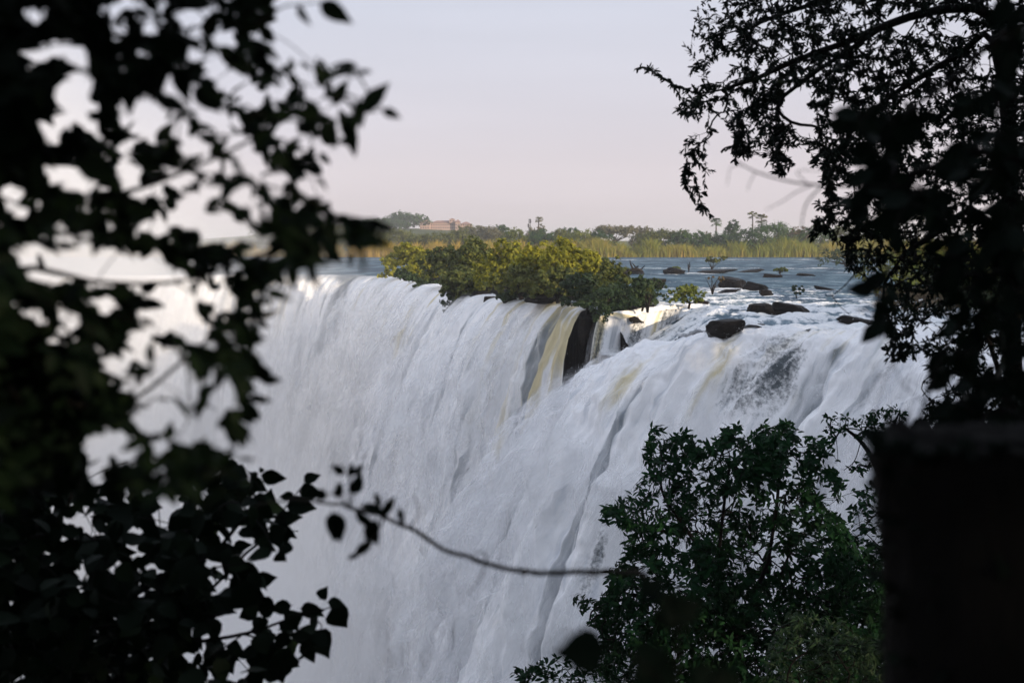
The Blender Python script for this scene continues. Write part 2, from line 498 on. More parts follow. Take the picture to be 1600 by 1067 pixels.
def fall_surface(lip, T, rows, up, seed, amp, out=0.0, spread=1.0, t0=None, lobes=1.0):
    """streamlines that leave the lip and fall freely; returns vertices, u, w, t"""
    n = len(lip)
    L = lip[:, :3]; D = lip[:, 3:5] / np.linalg.norm(lip[:, 3:5], axis=1)[:, None]
    u = np.concatenate([[0], np.cumsum(np.linalg.norm(np.diff(L[:, :2], axis=0), axis=1))])
    if len(lip) < 720 and len(lip) != len(lipB):
        L = L.copy(); L[:, :2] += D * (1.3 * fbm(u * .22, 2.2, 1, 3))[:, None]; L[:, 2] += .85 * fbm(u * .20, 6.1, 2, 3) - .1
    v = lip[:, 5] * (1 + lobes * (.30 * fbm(u * .11, seed, 0, 3) + .22 * fbm(u * .42, seed + 4, 0, 3)))
    t = np.concatenate([np.linspace(-1, 0, 14)[:-1], np.linspace(0, 1, rows) ** 1.25 * T]) if t0 is None else np.linspace(t0, T, rows)
    tt = np.maximum(t, 0)[:, None]; un = np.minimum(t, 0)[:, None]
    h = v[None, :] * tt + out * sstep(.05, 1.2, tt) + un * up
    drop = 4.9 * tt ** 2
    w = h + drop
    U = np.broadcast_to(u, w.shape)
    s = 0.10 + .42 * tt ** .9
    j = fbm(U * .30, w * .016, seed, 2) * 1.3 + fbm(U * .9, w * .035, seed + 2, 2) * .8 + fbm(U * 2.2, w * .12, seed + 3, 2) * .16
    wob = .6 * fbm(w * .055, U * .05, seed + 9, 3)
    tong = 1 - 2.4 * np.sqrt(fbm((U + wob * 6) * .17, w * .010, seed + 6, 3) ** 2 + (.012 if lip[0, 0] < -100 else .05))
    tong2 = 1 - 2.6 * np.sqrt(fbm((U + wob * 4) * .40, w * .014, seed + 16, 2) ** 2 + .010)
    h = h + amp * (s * j + np.minimum(.18 + .55 * tt, 1.3) * tong2 + np.minimum(.20 + 1.0 * tt, 2.7) * tong * (1.0 if lip[0, 0] < -100 else .7))
    X = L[None, :, 0] + D[None, :, 0] * h
    Y = L[None, :, 1] + D[None, :, 1] * h
    Z = L[None, :, 2] - drop - .03 * (tt > 0)
    puff = .5 - np.abs(fbm(X * .33, Y * .33 + seed, Z * .16, 3)) * 2.0
    pa = amp * np.minimum((.55 if (len(lip) < 720 and len(lip) != len(lipB)) else .12) + .30 * tt, .9) * puff * sstep(-.9, -.1, t)[:, None]
    X = X + D[None, :, 0] * pa; Y = Y + D[None, :, 1] * pa; Z = Z + pa * .35
    rz = river_z(X, Y) if lip is not lipB else 0
    rough = 1.15 if len(lip) < 720 and len(lip) != len(lipB) else (.25 if lip is lipB else .10)
    lump = fbm(X * .38, Y * .38, seed, 4) * .7 + (.35 - np.abs(fbm(X * .7, Y * .7, seed + 3, 3))) * .5
    Z = np.where(un < 0, L[None, :, 2] + .03 - .30 * un ** 2 * (rough > .2), Z) + rough * lump * sstep(-1.0, -.35, t)[:, None] * sstep(1.6, .3, t)[:, None]
    return np.stack([X, Y, Z], -1), U, w, np.broadcast_to(t[:, None], w.shape)

def emit_fall(name, V, U, w, t, seed, parent=None, thick=None):
    px, py, d = project(V)
    g = lambda *a: gauss(px, py, *a)
    if seed == 1:
        tn = .55 * g(440, 470, 34, 60, -.1) + .55 * g(575, 500, 30, 70, -.35) + .75 * g(625, 520, 16, 50, -.45) + .5 * g(600, 610, 14, 60, -.4) \
            + 1.9 * g(868, 520, 26, 55, -.30) + 1.7 * g(838, 610, 26, 95, -.32) + .35 * g(700, 560, 20, 60, -.4) + .3 * g(490, 640, 20, 90, -.25) + .5 * g(548, 430, 26, 12) \
            + .4 * g(470, 560, 14, 130, -.2)
        cl = 1.0 * g(528, 468, 13, 52, -.42) + .8 * g(505, 530, 11, 50, -.42) + .5 * g(470, 470, 8, 60, -.3) + .45 * g(455, 600, 8, 80, -.2) + .55 * g(470, 690, 9, 60, -.25) \
            + .35 * g(595, 455, 14, 16) + .55 * g(882, 490, 16, 22) + .45 * g(820, 520, 10, 40, -.3) + .35 * g(735, 560, 12, 40, -.4) + .6 * sstep(418, 425, py) * sstep(445, 432, py) * sstep(360, 440, px) * sstep(660, 560, px)
        ve = .75 * g(895, 560, 9, 60, -.12) + .55 * g(825, 505, 14, 26, -.35) + .45 * g(800, 520, 10, 40, -.3) + .75 * g(935, 860, 16, 60, -.2) + .45 * g(845, 1010, 14, 40, -.2) + .4 * g(905, 505, 8, 30)
    elif seed == 2:
        tn = .25 * g(1000, 520, 60, 60); cl = .5 * g(1010, 500, 12, 50, -.15) + .4 * g(960, 520, 12, 50, -.2)
        ve = .75 * g(992, 535, 12, 50, -.18) + .65 * g(935, 530, 10, 50, -.25) + .55 * g(1042, 500, 18, 30, -.1) + .3
    else:
        tn = 1.2 * g(1122, 585, 24, 75, -.35) + .9 * g(975, 600, 24, 40, -.5) + 1.3 * g(1298, 552, 18, 26, -.5) + .55 * g(1262, 600, 20, 60, -.5) + .5 * g(1330, 520, 50, 16) + .5 * g(1085, 640, 24, 50, -.45) \
            + .4 * g(1250, 650, 22, 50, -.4)
        cl = .35 * g(1050, 580, 14, 60, -.5) + .3 * g(1000, 640, 12, 60, -.5) + .6 * g(1305, 550, 11, 20, -.5)
        ve = .95 * g(1222, 560, 42, 50, -.1) + .75 * g(1175, 620, 60, 50, -.3) + .5 * g(1150, 590, 20, 60, -.3) + .8 * g(1415, 610, 22, 60, -.3) + .75 * g(935, 860, 16, 60, -.2) + .5 * g(910, 930, 14, 50, -.2) + .4 * g(845, 1010, 14, 40, -.2)
    lane = fbm(U * .21 + 3.7 * seed, w * .008, seed, 3); lane2 = fbm(U * .60, w * .016, seed + 5, 3)
    rag = np.clip(.55 + 1.5 * fbm(U * 1.0, w * .045, seed + 21, 3), 0, 1.5); tn = tn * rag; ve = ve * (.55 + .5 * rag)
    cl = cl + (.95 * sstep(.04, .42, lane) + .66 * sstep(.06, .42, lane2)) * sstep(.25, .9, t) * (1 - .35 * sstep(2.0, 3.4, t))  # grey lanes paint groove shade into the colour, beside the clear water
    tn = tn + .95 * sstep(.03, .38, -lane) * sstep(3.4, .3, t) * (.6 if seed == 3 else 1)
    R, C = U.shape
    uv = np.stack([U, w], -1).reshape(-1, 2)
    me = mesh_np(name, V, grid_faces(R, C), M_FALLS, True,
                 {"tan": tn, "clear": cl, "veil": ve, "top": np.exp(-np.maximum(t, 0) * 2)}, uv)
    return link(name, me, parent)

waterfall = empty("waterfall", (0, 150, -80))
tag(waterfall, kind="structure")
INV = Matrix.Translation((0, -150, 80))
def under(o, p=waterfall):
    o.parent = p; o.matrix_parent_inverse = Matrix.Translation(-p.location)
    return o
for nm, lip, T, rows, up, seed, amp in (("main_fall", lipA, 4.0, 420, 7, 1, 1.0), ("upper_cascade", lipB, 1.75, 130, 3, 2, .30), ("near_cascade", lipC, 4.0, 460, 6.5, 3, 1.0)):
    V, U, w, t = fall_surface(lip, T, rows, up, seed * 7.3, amp)
    under(emit_fall(nm, V, U, w, t, seed))
    # two thinner veils of spray that stand off the falling water
    for k, (o_, a_) in enumerate(((.9, .85), (2.0, .70), (3.4, .55))):
        if seed == 2 and k >= 1: continue
        sub = lip[::3]
        V, U, w, t = fall_surface(sub, T, 150, up, seed * 7.3 + 31 + k * 7, amp * 1.5, out=o_, t0=.10 + .25 * k)
        px, py, d = project(V)
        al = a_ * sstep(.10 + .25 * k, .9 + .5 * k, t)
        if seed == 3:
            al = al * (1 - .75 * gauss(px, py, 1205, 575, 75, 60, -.2)) * (1 - .7 * gauss(px, py, 935, 860, 20, 60, -.2))
        lane = fbm(U * .21 + 3.7 * seed, w * .008, seed, 3); lane2 = fbm(U * .60, w * .016, seed + 5, 3)
        al = al * (1 - .85 * sstep(.02, .36, lane)) * (1 - .55 * sstep(.05, .40, lane2)) * (1 - .70 * sstep(.05, .40, -lane) * sstep(3.0, .5, t))
        if seed == 1: al = al * (1 - .75 * gauss(px, py, 868, 520, 30, 60, -.3)) * (1 - .65 * gauss(px, py, 838, 610, 30, 95, -.32))
        R, C = U.shape
        me = mesh_np("spray_veil", V, grid_faces(R, C), M_SPRAY, True, {"alpha": al}, np.stack([U, w], -1).reshape(-1, 2))
        o = under(link("spray_veil", me)); o["kind"] = "stuff"

# ---- flung drops above the near crest and over the torn veil
def build_drops():
    n = 15000
    V, U, w, t = fall_surface(lipC[40:560], 2.4, 200, 2, 21.9, 1.0)
    r = RNG.integers(0, V.shape[0], n); c = RNG.integers(0, V.shape[1], n)
    p = V[r, c]
    off = RNG.gamma(1.2, .35, n)
    d = RNG.normal(size=(n, 3)) * .35 + np.array((-.55, -.75, .35))
    p = p + d * off[:, None] * (1.0 + .3 * np.maximum(t[r, c], 0))[:, None]
    s = RNG.uniform(.005, .020, n)
    base = np.array([(1, 1, 1), (-1, -1, 1), (-1, 1, -1), (1, -1, -1)], float) * .7
    rot = RNG.normal(size=(n, 3, 3)) * .35 + np.eye(3)
    v = p[:, None, :] + np.einsum('kj,nij->nki', base, rot) * s[:, None, None] * np.array((1, 1, 1.6))
    f = np.array([(0, 1, 2), (0, 3, 1), (0, 2, 3), (1, 3, 2)])
    F = (np.arange(n)[:, None, None] * 4 + f[None]).reshape(-1, 3)
    N = NT("water_drops"); N.surf(N.pr((.86, .88, .9), .6, .2)); 
    o = link("spray_drops", mesh_np("spray_drops", v.reshape(-1, 3), F, N.m, False))
    return tag(under(o), kind="stuff")
build_drops()

# ---- the cliff behind the falls
def build_cliff():
    pa = lipA.copy()
    top = np.concatenate([pa[:, :3] - np.c_[pa[:, 3:5] * 1.3, np.zeros(len(pa))],
                          catmull([(8.2, 131, 0), (8.6, 126, -.4), (9.2, 121.8, -1.5), (10.8, 117, -5.2), (11.6, 112, -5.0), (11.9, 106, -3.8), (13.4, 101, -2.3), (16.5, 98.8, -.9)], 160),
                          (lipC[:, :3] - np.c_[lipC[:, 3:5] * 1.3, np.full(len(lipC), .25)])[210:]])
    top[:len(pa), 2] -= .25
    n = len(top)
    rows = np.linspace(0, 1, 90) ** 1.2 * 84
    tg = np.gradient(top[:, :2], axis=0); tg /= np.linalg.norm(tg, axis=1)[:, None] + 1e-9
    nr = np.stack([tg[:, 1], -tg[:, 0]], -1)
    s = np.concatenate([[0], np.cumsum(np.linalg.norm(np.diff(top[:, :2], axis=0), axis=1))])
    S, Rr = np.meshgrid(s, rows)
    blk = np.round((fbm(S * .22, Rr * .16, 2.0, 3)) * 5) / 5
    dis = -(.5 * blk + .35 * fbm(S * .7, Rr * .5, 5, 4)) - .2 - .05 * Rr * 0
    X = top[None, :, 0] + nr[None, :, 0] * dis; Y = top[None, :, 1] + nr[None, :, 1] * dis
    Z = top[None, :, 2] - Rr
    me = mesh_np("cliff", np.stack([X, Y, Z], -1), grid_faces(len(rows), n), M_CLIFF, True)
    return tag(link("cliff", me), kind="structure")
build_cliff()

# ---- foaming floor of the gorge
def build_gorge_floor():
    x = np.linspace(-330, 120, 150); y = np.linspace(-10, 280, 120)
    X, Y = np.meshgrid(x, y)
    Z = -79.5 + 1.2 * fbm(X * .08, Y * .08, 1, 4)
    foam = .6 + .4 * fbm(X * .1, Y * .1, 4, 4)
    me = mesh_np("gorge_water", np.stack([X, Y, Z], -1), grid_faces(120, 150), M_RIVER, True, {"foam": foam, "rapid": foam * 0 + 1})
    return tag(link("gorge_water", me), kind="structure")
build_gorge_floor()

# ---- the near bank: a forested slope that falls from the viewer to the gorge
def near_z(x, y):
    x = np.asarray(x, float); y = np.asarray(y, float)
    z = 4.35 - .44 * np.maximum(y - 1.2, 0) ** 1.0 + .35 * sstep(9, 26, x) * np.maximum(y - 4, 0) + 2.2 * sstep(14, 40, x) - .05 * np.maximum(-x - 2, 0) * sstep(0, 15, y)
    edge = 27.0 + 3.5 * fbm(x * .09, 3.3, 0, 3) - .10 * np.maximum(-x, 0) - .05 * np.maximum(x - 20, 0)
    z = z - 80 * sstep(0, 9, y - edge)
    return np.maximum(z, -84.0) + .22 * fbm(x * .5, y * .5, 3, 4) * sstep(-1, 4, np.abs(y) + np.abs(x) * .6)
def build_near():
    x = np.concatenate([np.linspace(-260, -30, 40)[:-1], np.linspace(-30, 40, 200), np.linspace(40, 160, 40)[1:]])
    y = np.concatenate([np.linspace(-200, -12, 30)[:-1], np.linspace(-12, 46, 200)])
    X, Y = np.meshgrid(x, y)
    me = mesh_np("ground", np.stack([X, Y, near_z(X, Y)], -1), grid_faces(len(y), len(x)), M_SOIL, True)
    return tag(link("ground", me), kind="structure")
build_near()

# ---- the far bank and the land behind it, to the horizon
def land_z(x, y):
    x = np.asarray(x, float); y = np.asarray(y, float)
    z = .9 * sstep(548, 566, y) - .6 + 1.6 * sstep(560, 700, y)
    z = z + 17.0 * np.exp(-((x + 120) / 190) ** 2 - ((y - 1500) / 420) ** 2) + 6 * sstep(900, 3200, y)
    return z + 1.3 * fbm(x * .006, y * .006, 2, 3) * sstep(600, 900, y)
def build_land():
    a = np.concatenate([np.linspace(-9, -.5, 30)[:-1], np.linspace(-.5, .5, 150), np.linspace(.5, 9, 30)[1:]])
    y = np.geomspace(549, 9000, 110)
    A, Y = np.meshgrid(a, y); X = np.clip(A * Y, -5150, 5150)
    me = mesh_np("far_bank", np.stack([X, Y, land_z(X, Y)], -1), grid_faces(len(y), len(a)), M_LAND, True)
    tag(link("far_bank", me), kind="structure")
build_land()

# ---- the islet under the bushes at the lip, and the wooded bank right of the rapids
def build_mounds():
    x = np.linspace(-26, 17, 150); y = np.linspace(122, 262, 260)
    X, Y = np.meshgrid(x, y)
    cx = np.interp(Y, [122, 126, 131, 138, 155, 188, 240, 262], [9.8, 10.4, 11.0, 9.5, 3.4, -3.0, -15.0, -18.0])
    wd = np.interp(Y, [122, 126, 131, 150, 200, 245, 258], [.2, 1.6, 2.6, 4.2, 4.5, 3.0, .2])
    m = np.clip(1 - np.abs(X - cx) / wd, -1, 1)
    Z = -1.0 + 1.9 * sstep(-.6, .7, m + .5 * fbm(X * .35, Y * .25, 2, 3)) + .25 * fbm(X * .9, Y * .9, 4, 4)
    F = grid_faces(*X.shape); k = (Z.ravel()[F].max(1) > -.55)
    tag(link("islet", mesh_np("islet", np.stack([X, Y, Z], -1), F[k], M_CLIFF, True)), kind="structure")
    x = np.linspace(34, 190, 120); y = np.linspace(36, 300, 190)
    X, Y = np.meshgrid(x, y)
    e_ = np.interp(Y, [36, 60, 92, 110, 135, 170, 230, 300], [82, 66, 50, 44, 40, 52, 75, 110])
    Z = -.8 + 1.8 * sstep(-3, 6, X - e_ + 5 * fbm(X * .08, Y * .08, 1, 3)) + .3 * fbm(X * .3, Y * .3, 2, 3) + .02 * np.maximum(X - e_, 0)
    tag(link("right_bank", mesh_np("right_bank", np.stack([X, Y, Z], -1), grid_faces(*X.shape), M_SOIL, True)), kind="structure")
build_mounds()

# ---- air: a thin even haze over everything, and the spray that stands in the gorge
def box_mesh(name, lo, hi):
    lo = np.array(lo, float); hi = np.array(hi, float)
    v = np.array([[(lo, hi)[i][0], (lo, hi)[j][1], (lo, hi)[k][2]] for k in (0, 1) for j in (0, 1) for i in (0, 1)])
    f = [(0, 2, 3, 1), (4, 5, 7, 6), (0, 1, 5, 4), (2, 6, 7, 3), (0, 4, 6, 2), (1, 3, 7, 5)]
    me = bpy.data.meshes.new(name); me.from_pydata(v.tolist(), [], f); me.update(); return me
def haze_mat():
    N = NT("haze_air")
    pv = N.n("VolumePrincipled"); pv.inputs["Color"].default_value = (.93, .93, .97, 1)
    pv.inputs["Density"].default_value = 0.00018; pv.inputs["Anisotropy"].default_value = .2
    N.t.links.new(pv.outputs[0], N.out.inputs["Volume"]); return N.m
hz = box_mesh("haze", (-5200, -420, -90), (5200, 9400, 60))
hz.materials.append(haze_mat())
tag(link("haze", hz), kind="stuff")

def mist_mat():
    N = NT("gorge_mist")
    pos = N.n("NewGeometry").outputs["Position"]
    def ell(c, r, lo=.25, hi=1.0):
        sub = N.n("VectorMath", operation='SUBTRACT'); N.l(pos, sub.inputs[0]); sub.inputs[1].default_value = c
        dv = N.n("VectorMath", operation='DIVIDE'); N.l(sub.outputs[0], dv.inputs[0]); dv.inputs[1].default_value = r
        ln = N.n("VectorMath", operation='LENGTH'); N.l(dv.outputs[0], ln.inputs[0])
        return N.rng(ln.outputs["Value"], lo, hi, 1.0, 0.0, True)
    e1 = ell((-112, 196, -20), (104, 124, 74))
    e2 = ell((-28, 150, -64), (50, 130, 54))
    no = N.noise(pos, .06, 4, .6)
    d = N.math('MULTIPLY', N.math('ADD', N.math('MULTIPLY', e1, .046), N.math('MULTIPLY', e2, .052)), N.rng(no, .38, .60, .15, 1.5))
    pv = N.n("VolumePrincipled"); pv.inputs["Color"].default_value = (.995, .995, .998, 1)
    pv.inputs["Anisotropy"].default_value = .1
    N.l(d, pv.inputs["Density"])
    N.t.links.new(pv.outputs[0], N.out.inputs["Volume"])
    return N.m
def build_mist():
    import bmesh
    bm = bmesh.new(); bmesh.ops.create_icosphere(bm, subdivisions=4, radius=1.0)
    for v in bm.verts:
        v.co = Vector((-92 + v.co.x * 126, 186 + v.co.y * 146, -20 + v.co.z * 76))
        v.co.z = max(v.co.z, -79.0)
    me = bpy.data.meshes.new("mist"); bm.to_mesh(me); bm.free()
    me.materials.append(mist_mat())
    tag(link("mist", me), kind="stuff")
build_mist()
# ================================================================== FAR BANK, BUSHES AND ROCKS
DARKLEAF = dict(trans=.25)
M_TREE = {
    "dark": leaf_mat("dark_tree_leaves", (.010, .034, .009), (.022, .064, .014), (.060, .120, .022), .25),
    "olive": leaf_mat("olive_tree_leaves", (.035, .055, .014), (.080, .100, .020), (.150, .155, .030), .25),
    "light": leaf_mat("light_green_leaves", (.050, .085, .016), (.110, .150, .024), (.210, .215, .040), .3),
    "pale": leaf_mat("pale_dry_leaves", (.085, .090, .050), (.140, .135, .075), (.200, .180, .105), .3),
    "rust": leaf_mat("rusty_dry_leaves", (.075, .060, .032), (.130, .095, .050), (.185, .135, .075), .3),
    "gold": leaf_mat("yellow_green_leaves", (.040, .058, .008), (.170, .180, .016), (.370, .345, .024), .35),
    "shade": leaf_mat("deep_green_leaves", (.014, .030, .012), (.026, .050, .018), (.050, .080, .024), .25),
    "palm": leaf_mat("palm_fronds", (.060, .070, .020), (.110, .115, .035), (.180, .160, .055), .25),
    "reed": leaf_mat("reed_blades", (.075, .150, .014), (.200, .215, .022), (.450, .300, .060), .3),
}
M_BARK = bark_mat("grey_bark", (.045, .036, .028), (.11, .095, .075))
M_DARKBARK = bark_mat("dark_bark", (.010, .008, .007), (.030, .024, .019))

def leaf_quads(pos, fwd, up, size, width=.55, rng=RNG):
    """bent two-triangle leaves joined together: (verts, faces, tint per vertex)"""
    n = len(pos)
    fwd = fwd / (np.linalg.norm(fwd, axis=1)[:, None] + 1e-9)
    sd = np.cross(up, fwd); sd /= np.linalg.norm(sd, axis=1)[:, None] + 1e-9
    up = np.cross(fwd, sd)
    s = np.asarray(size)[:, None]
    v = np.stack([pos - fwd * s * .5, pos + sd * s * width * .5 - up * s * .08, pos + fwd * s * .5 - up * s * .10, pos - sd * s * width * .5 - up * s * .08], 1)
    F = np.arange(n)[:, None] * 4 + np.array([(0, 1, 2), (0, 2, 3)]).reshape(1, 6)
    tint = np.repeat(np.clip(rng.normal(.36, .26, n), 0, 1), 4)
    return v.reshape(-1, 3), F.reshape(-1, 3), tint

def crown_points(rng, lobes, n, shell=.55, per=20, tight=.55):
    """points gathered in small clumps over a crown made of lobes (centre, radii)"""
    lob = np.array([np.r_[c, r] for c, r in lobes])
    vol = (lob[:, 3] * lob[:, 4] * lob[:, 5]) ** .67
    k = max(8, n // per)
    li = rng.choice(len(lob), k, p=vol / vol.sum())
    d = rng.normal(size=(k, 3)); d /= np.linalg.norm(d, axis=1)[:, None]
    d[:, 2] = np.where(d[:, 2] < -.35, -d[:, 2] * .6, d[:, 2])
    rad = shell + (1 - shell) * rng.random(k) ** .5
    cen = lob[li, :3] + d * rad[:, None] * lob[li, 3:]
    ci = rng.integers(0, k, n)
    cr = lob[li, 3:].mean(1)[ci] * .20
    off = rng.normal(size=(n, 3)) * cr[:, None] * tight * np.array((1, 1, .8))
    p = cen[ci] + off
    out = off / (np.linalg.norm(off, axis=1)[:, None] + 1e-6) + d[ci] * .55 + rng.normal(size=(n, 3)) * .35 + np.array((0, 0, .3))
    return p, out, cen

def crown_tree(name, label, cat, base, h, w, kind, n, lsize, lobes=None, group=None, seed=0, trunk_h=.25, flat=1.0, bark=None, trunk_name="trunk", skirt=False, full=1.0):
    rng = np.random.default_rng(seed + 1000)
    base = np.asarray(base, float)
    root = tag(empty(name, base), label, cat, group)
    if lobes is None:
        m = int(rng.integers(4, 7)); lobes = []
        ch = h * (1 - trunk_h)
        for i in range(m):
            f = i / max(1, m - 1)
            x = (f - .5) * w * .62 + rng.normal() * w * .05
            zz = h * trunk_h + ch * (.34 + .30 * (1 - (2 * f - 1) ** 2) * flat + rng.normal() * .05)
            lobes.append(((x, rng.normal() * w * .14, zz), (w * full * rng.uniform(.22, .30), w * full * rng.uniform(.22, .30), min(ch * rng.uniform(.34, .42), h - zz if h - zz > .15 * h else .15 * h))))
        lobes.append(((0, 0, h * trunk_h + ch * .32), (w * .36, w * .33, ch * .34)))
        if skirt:
            for sx in (-.34, 0, .34): lobes.append(((sx * w, -w * .10 + rng.normal() * w * .05, h * rng.uniform(.10, .24)), (w * .24, w * .22, h * .24)))
    p, out, cen = crown_points(rng, lobes, n)
    up = rng.normal(size=(n, 3)) * .3 + out
    fwd = np.cross(up, rng.normal(size=(n, 3)))
    v, F, tint = leaf_quads(p, fwd, up, lsize * rng.uniform(.7, 1.35, n), .62, rng)
    c = link("crown", mesh_np("crown", v, F, M_TREE[kind], False, {"tint": tint}), root)
    # trunk with a few limbs that reach into the lobes
    parts = []
    th = h * max(trunk_h, .12)
    r0 = max(.04, w * .035)
    bend = rng.normal(size=2) * w * .04
    parts.append(tube(catmull([(0, 0, -.25), (bend[0], bend[1], th * .6), (bend[0] * 1.3, bend[1], th * 1.15)], 6), np.linspace(r0 * 1.25, r0 * .8, 6), 6))
    for cc, rr in lobes[:6]:
        e_ = np.array(cc) + np.array((0, 0, -.1 * h))
        parts.append(tube(catmull([(bend[0], bend[1], th * .75), ((bend[0] + e_[0]) * .5, (bend[1] + e_[1]) * .5, th * .8 + (e_[2] - th * .8) * .55), tuple(e_)], 6), np.linspace(r0 * .6, r0 * .15, 6), 5))
    tv, tf = join_geo(parts)
    link(trunk_name, mesh_np(trunk_name, tv, tf, bark or M_BARK), root)
    return root

# ---- the trees that line the far bank: px of the middle, py of the top, width in px, depth, leaf colour, label
FAR = [
    # behind the reeds on the right
    (908, 357, 44, 566, "light", "bright green tree above the right end of the yellow bushes"),
    (938, 361, 36, 566, "dark", "dark low tree just right of the bright green tree on the far bank"),
    (968, 348, 50, 640, "pale", "wide pale flat-topped tree, tallest crown right of the yellow bushes"),
    (1003, 354, 26, 650, "pale", "small pale tree between the wide pale tree and the broad olive tree"),
    (1012, 369, 30, 572, "light", "yellow green shrub standing out of the tall reeds below the pale trees"),
    (1034, 354, 48, 572, "olive", "broad olive tree right of the pale flat-topped trees"),
    (1068, 357, 30, 566, "dark", "round dark tree, first of the two ball-shaped trees behind the reeds"),
    (1093, 361, 36, 566, "dark", "low dark dome-shaped tree under and left of the lone palm"),
    (1107, 363, 18, 625, "pale", "small dry pale tree tucked left of the lone palm"),
    (1130, 362, 38, 568, "dark", "dark bush-like tree at the foot of the lone palm"),
    (1145, 343, 26, 600, "dark", "tall ragged dark tree between the lone palm and the pair of palms"),
    (1166, 357, 46, 564, "dark", "dark green tree below the pair of palms"),
    (1207, 346, 60, 568, "dark", "largest dark spreading tree right of the pair of palms"),
    (1224, 356, 32, 578, "pale", "pale sunlit bush in front of the largest dark tree"),
    (1248, 354, 32, 590, "rust", "brownish dry tree right of the largest dark tree"),
    (1274, 352, 48, 570, "dark", "grey green tree beside the hanging twigs over the far bank"),
    (1318, 350, 52, 610, "olive", "olive tree behind the hanging twigs at the far bank"),
    (1368, 352, 52, 600, "dark", "dark far tree seen through the gaps of the hanging tree"),
    # the middle, above the yellow bushes
    (893, 356, 34, 640, "dark", "bluish dark tree behind the bright green tree"),
    (870, 358, 36, 585, "olive", "olive tree right of the dark hedge-like tree"),
    (838, 358, 46, 580, "dark", "dark hedge-like tree under the golden palm"),
    (841, 350, 26, 610, "pale", "grey shrubby tree round the trunk of the golden palm"),
    (805, 355, 26, 575, "light", "yellow green tree left of the dark hedge-like tree"),
    (781, 349, 26, 760, "dark", "bluish round tree left of the mast"),
    (762, 353, 44, 680, "pale", "grey green tree right of the building's end"),
    (738, 349, 40, 900, "olive", "hazy tree next to the right end of the pink building"),
    (712, 360, 54, 620, "olive", "hazy olive bush below the pink building"),
    (668, 363, 52, 640, "olive", "hazy low tree below the left wing of the pink building"),
    # the hazy left end
    (634, 331, 46, 1400, "dark", "tall hazy blue tree on the skyline left of the pink building"),
    (604, 342, 50, 1350, "dark", "hazy blue tree behind the leaves left of the skyline tree"),
    (622, 358, 50, 700, "olive", "hazy bush under the tall skyline tree"),
    (576, 360, 56, 640, "olive", "hazy grey green tree near the water left of the yellow bushes"),
    (560, 345, 44, 1300, "dark", "far blue tree low on the hill behind the leafy branch tip"),
    (528, 350, 60, 700, "olive", "misty tree by the hanging leaf on the far bank"),
    (482, 346, 60, 660, "light", "misty pale green tree behind the end of the dark branch"),
    (430, 352, 60, 680, "olive", "misty tree half hidden by the dark leaves over the far falls"),
]
for i, (px, py, wpx, d, kind, lab) in enumerate(FAR):
    top = P(px, py, d); w = wpx * d / FPX * 1.3
    zb = float(land_z(top[0], top[1]))
    h = (top[2] - zb) * 1.02
    flat = .35 if "flat" in lab else 1.0
    crown_tree("bank_tree", lab, "tree", (top[0], top[1], zb), h, w, kind, int(2600 + 34 * wpx), max(.62, d * .00120), seed=i, full=1.28, group="trees along the far bank", trunk_h=.45 if "flat" in lab else .04, skirt="flat" not in lab, flat=flat)

# ---- palms
def palm(px, py, d, crown_px, label, kind="palm", seed=0):
    rng = np.random.default_rng(seed + 500)
    top = P(px, py, d); zb = float(land_z(top[0], top[1])); R = crown_px * d / FPX * .5
    hz_ = top[2] - zb - R * .75
    root = tag(empty("palm_tree", (top[0], top[1], zb)), label, "palm tree", "palms on the far bank")
    tv, tf = tube(catmull([(0, 0, -.3), (rng.normal() * .3, 0, hz_ * .5), (0, 0, hz_)], 8), np.array([.34, .28, .24, .24, .28, .3, .25, .22]), 7)
    link("trunk", mesh_np("trunk", tv, tf, M_BARK), root)
    for k in range(22):
        az = k * 2.4 + rng.normal() * .2; el = rng.uniform(-.55, 1.15)
        dr = np.array((math.cos(az) * math.cos(el), math.sin(az) * math.cos(el), math.sin(el)))
        L = R * rng.uniform(.85, 1.1)
        s = np.linspace(0, 1, 6)
        mid = np.outer(s * L * .55, dr) + np.c_[np.zeros((6, 2)), -(s ** 2) * L * .12]
        sd = np.cross(dr, (0, 0, 1)); sd /= np.linalg.norm(sd) + 1e-6
        V = [mid]; fan = []
        # a stalk and a fan of pointed leaflets
        tip = mid[-1]
        b = np.cross(sd, dr)
        vs, fs = tube(mid, .04, 4); tris = np.concatenate([fs[:, [0, 1, 2]], fs[:, [0, 2, 3]]]); vs = [vs]; o = len(vs[0]); tl = [tris]
        for q in np.linspace(-1.25, 1.25, 11):
            dd = dr * math.cos(q) + sd * math.sin(q)
            e_ = tip + dd * L * .5 + np.array((0, 0, -.16 * L * (1 + abs(q) * .5)))
            wv = np.cross(dd, b) * L * .045
            vs.append(np.stack([tip - wv, tip + wv, tip + dd * L * .3 + wv * .9, e_, tip + dd * L * .3 - wv * .9]))
            tl.append(np.array([(0, 1, 2), (0, 2, 4), (4, 2, 3)]) + o); o += 5
        o_ = link("frond", mesh_np("frond", np.concatenate(vs), np.concatenate(tl), M_TREE[kind], False, {"tint": np.full(o, rng.uniform(.1, .8))}), root, (0, 0, hz_))
    return root
palm(842, 337, 590, 15, "golden fan palm above the yellow bushes beside the mast", seed=1)
palm(1119, 339, 590, 20, "lone green palm, shortest of the three palms near the middle of the far bank", "dark", 2)
palm(1176, 329, 600, 19, "taller left palm of the close pair on the far bank", "olive", 3)
palm(1190, 333, 600, 22, "right palm of the close pair, with the paler crown", seed=4)
palm(1381, 323, 600, 24, "pale palm half hidden by the hanging tree", seed=5)
palm(1436, 330, 590, 24, "palm seen through the twigs nearest the dark trunk", seed=6)

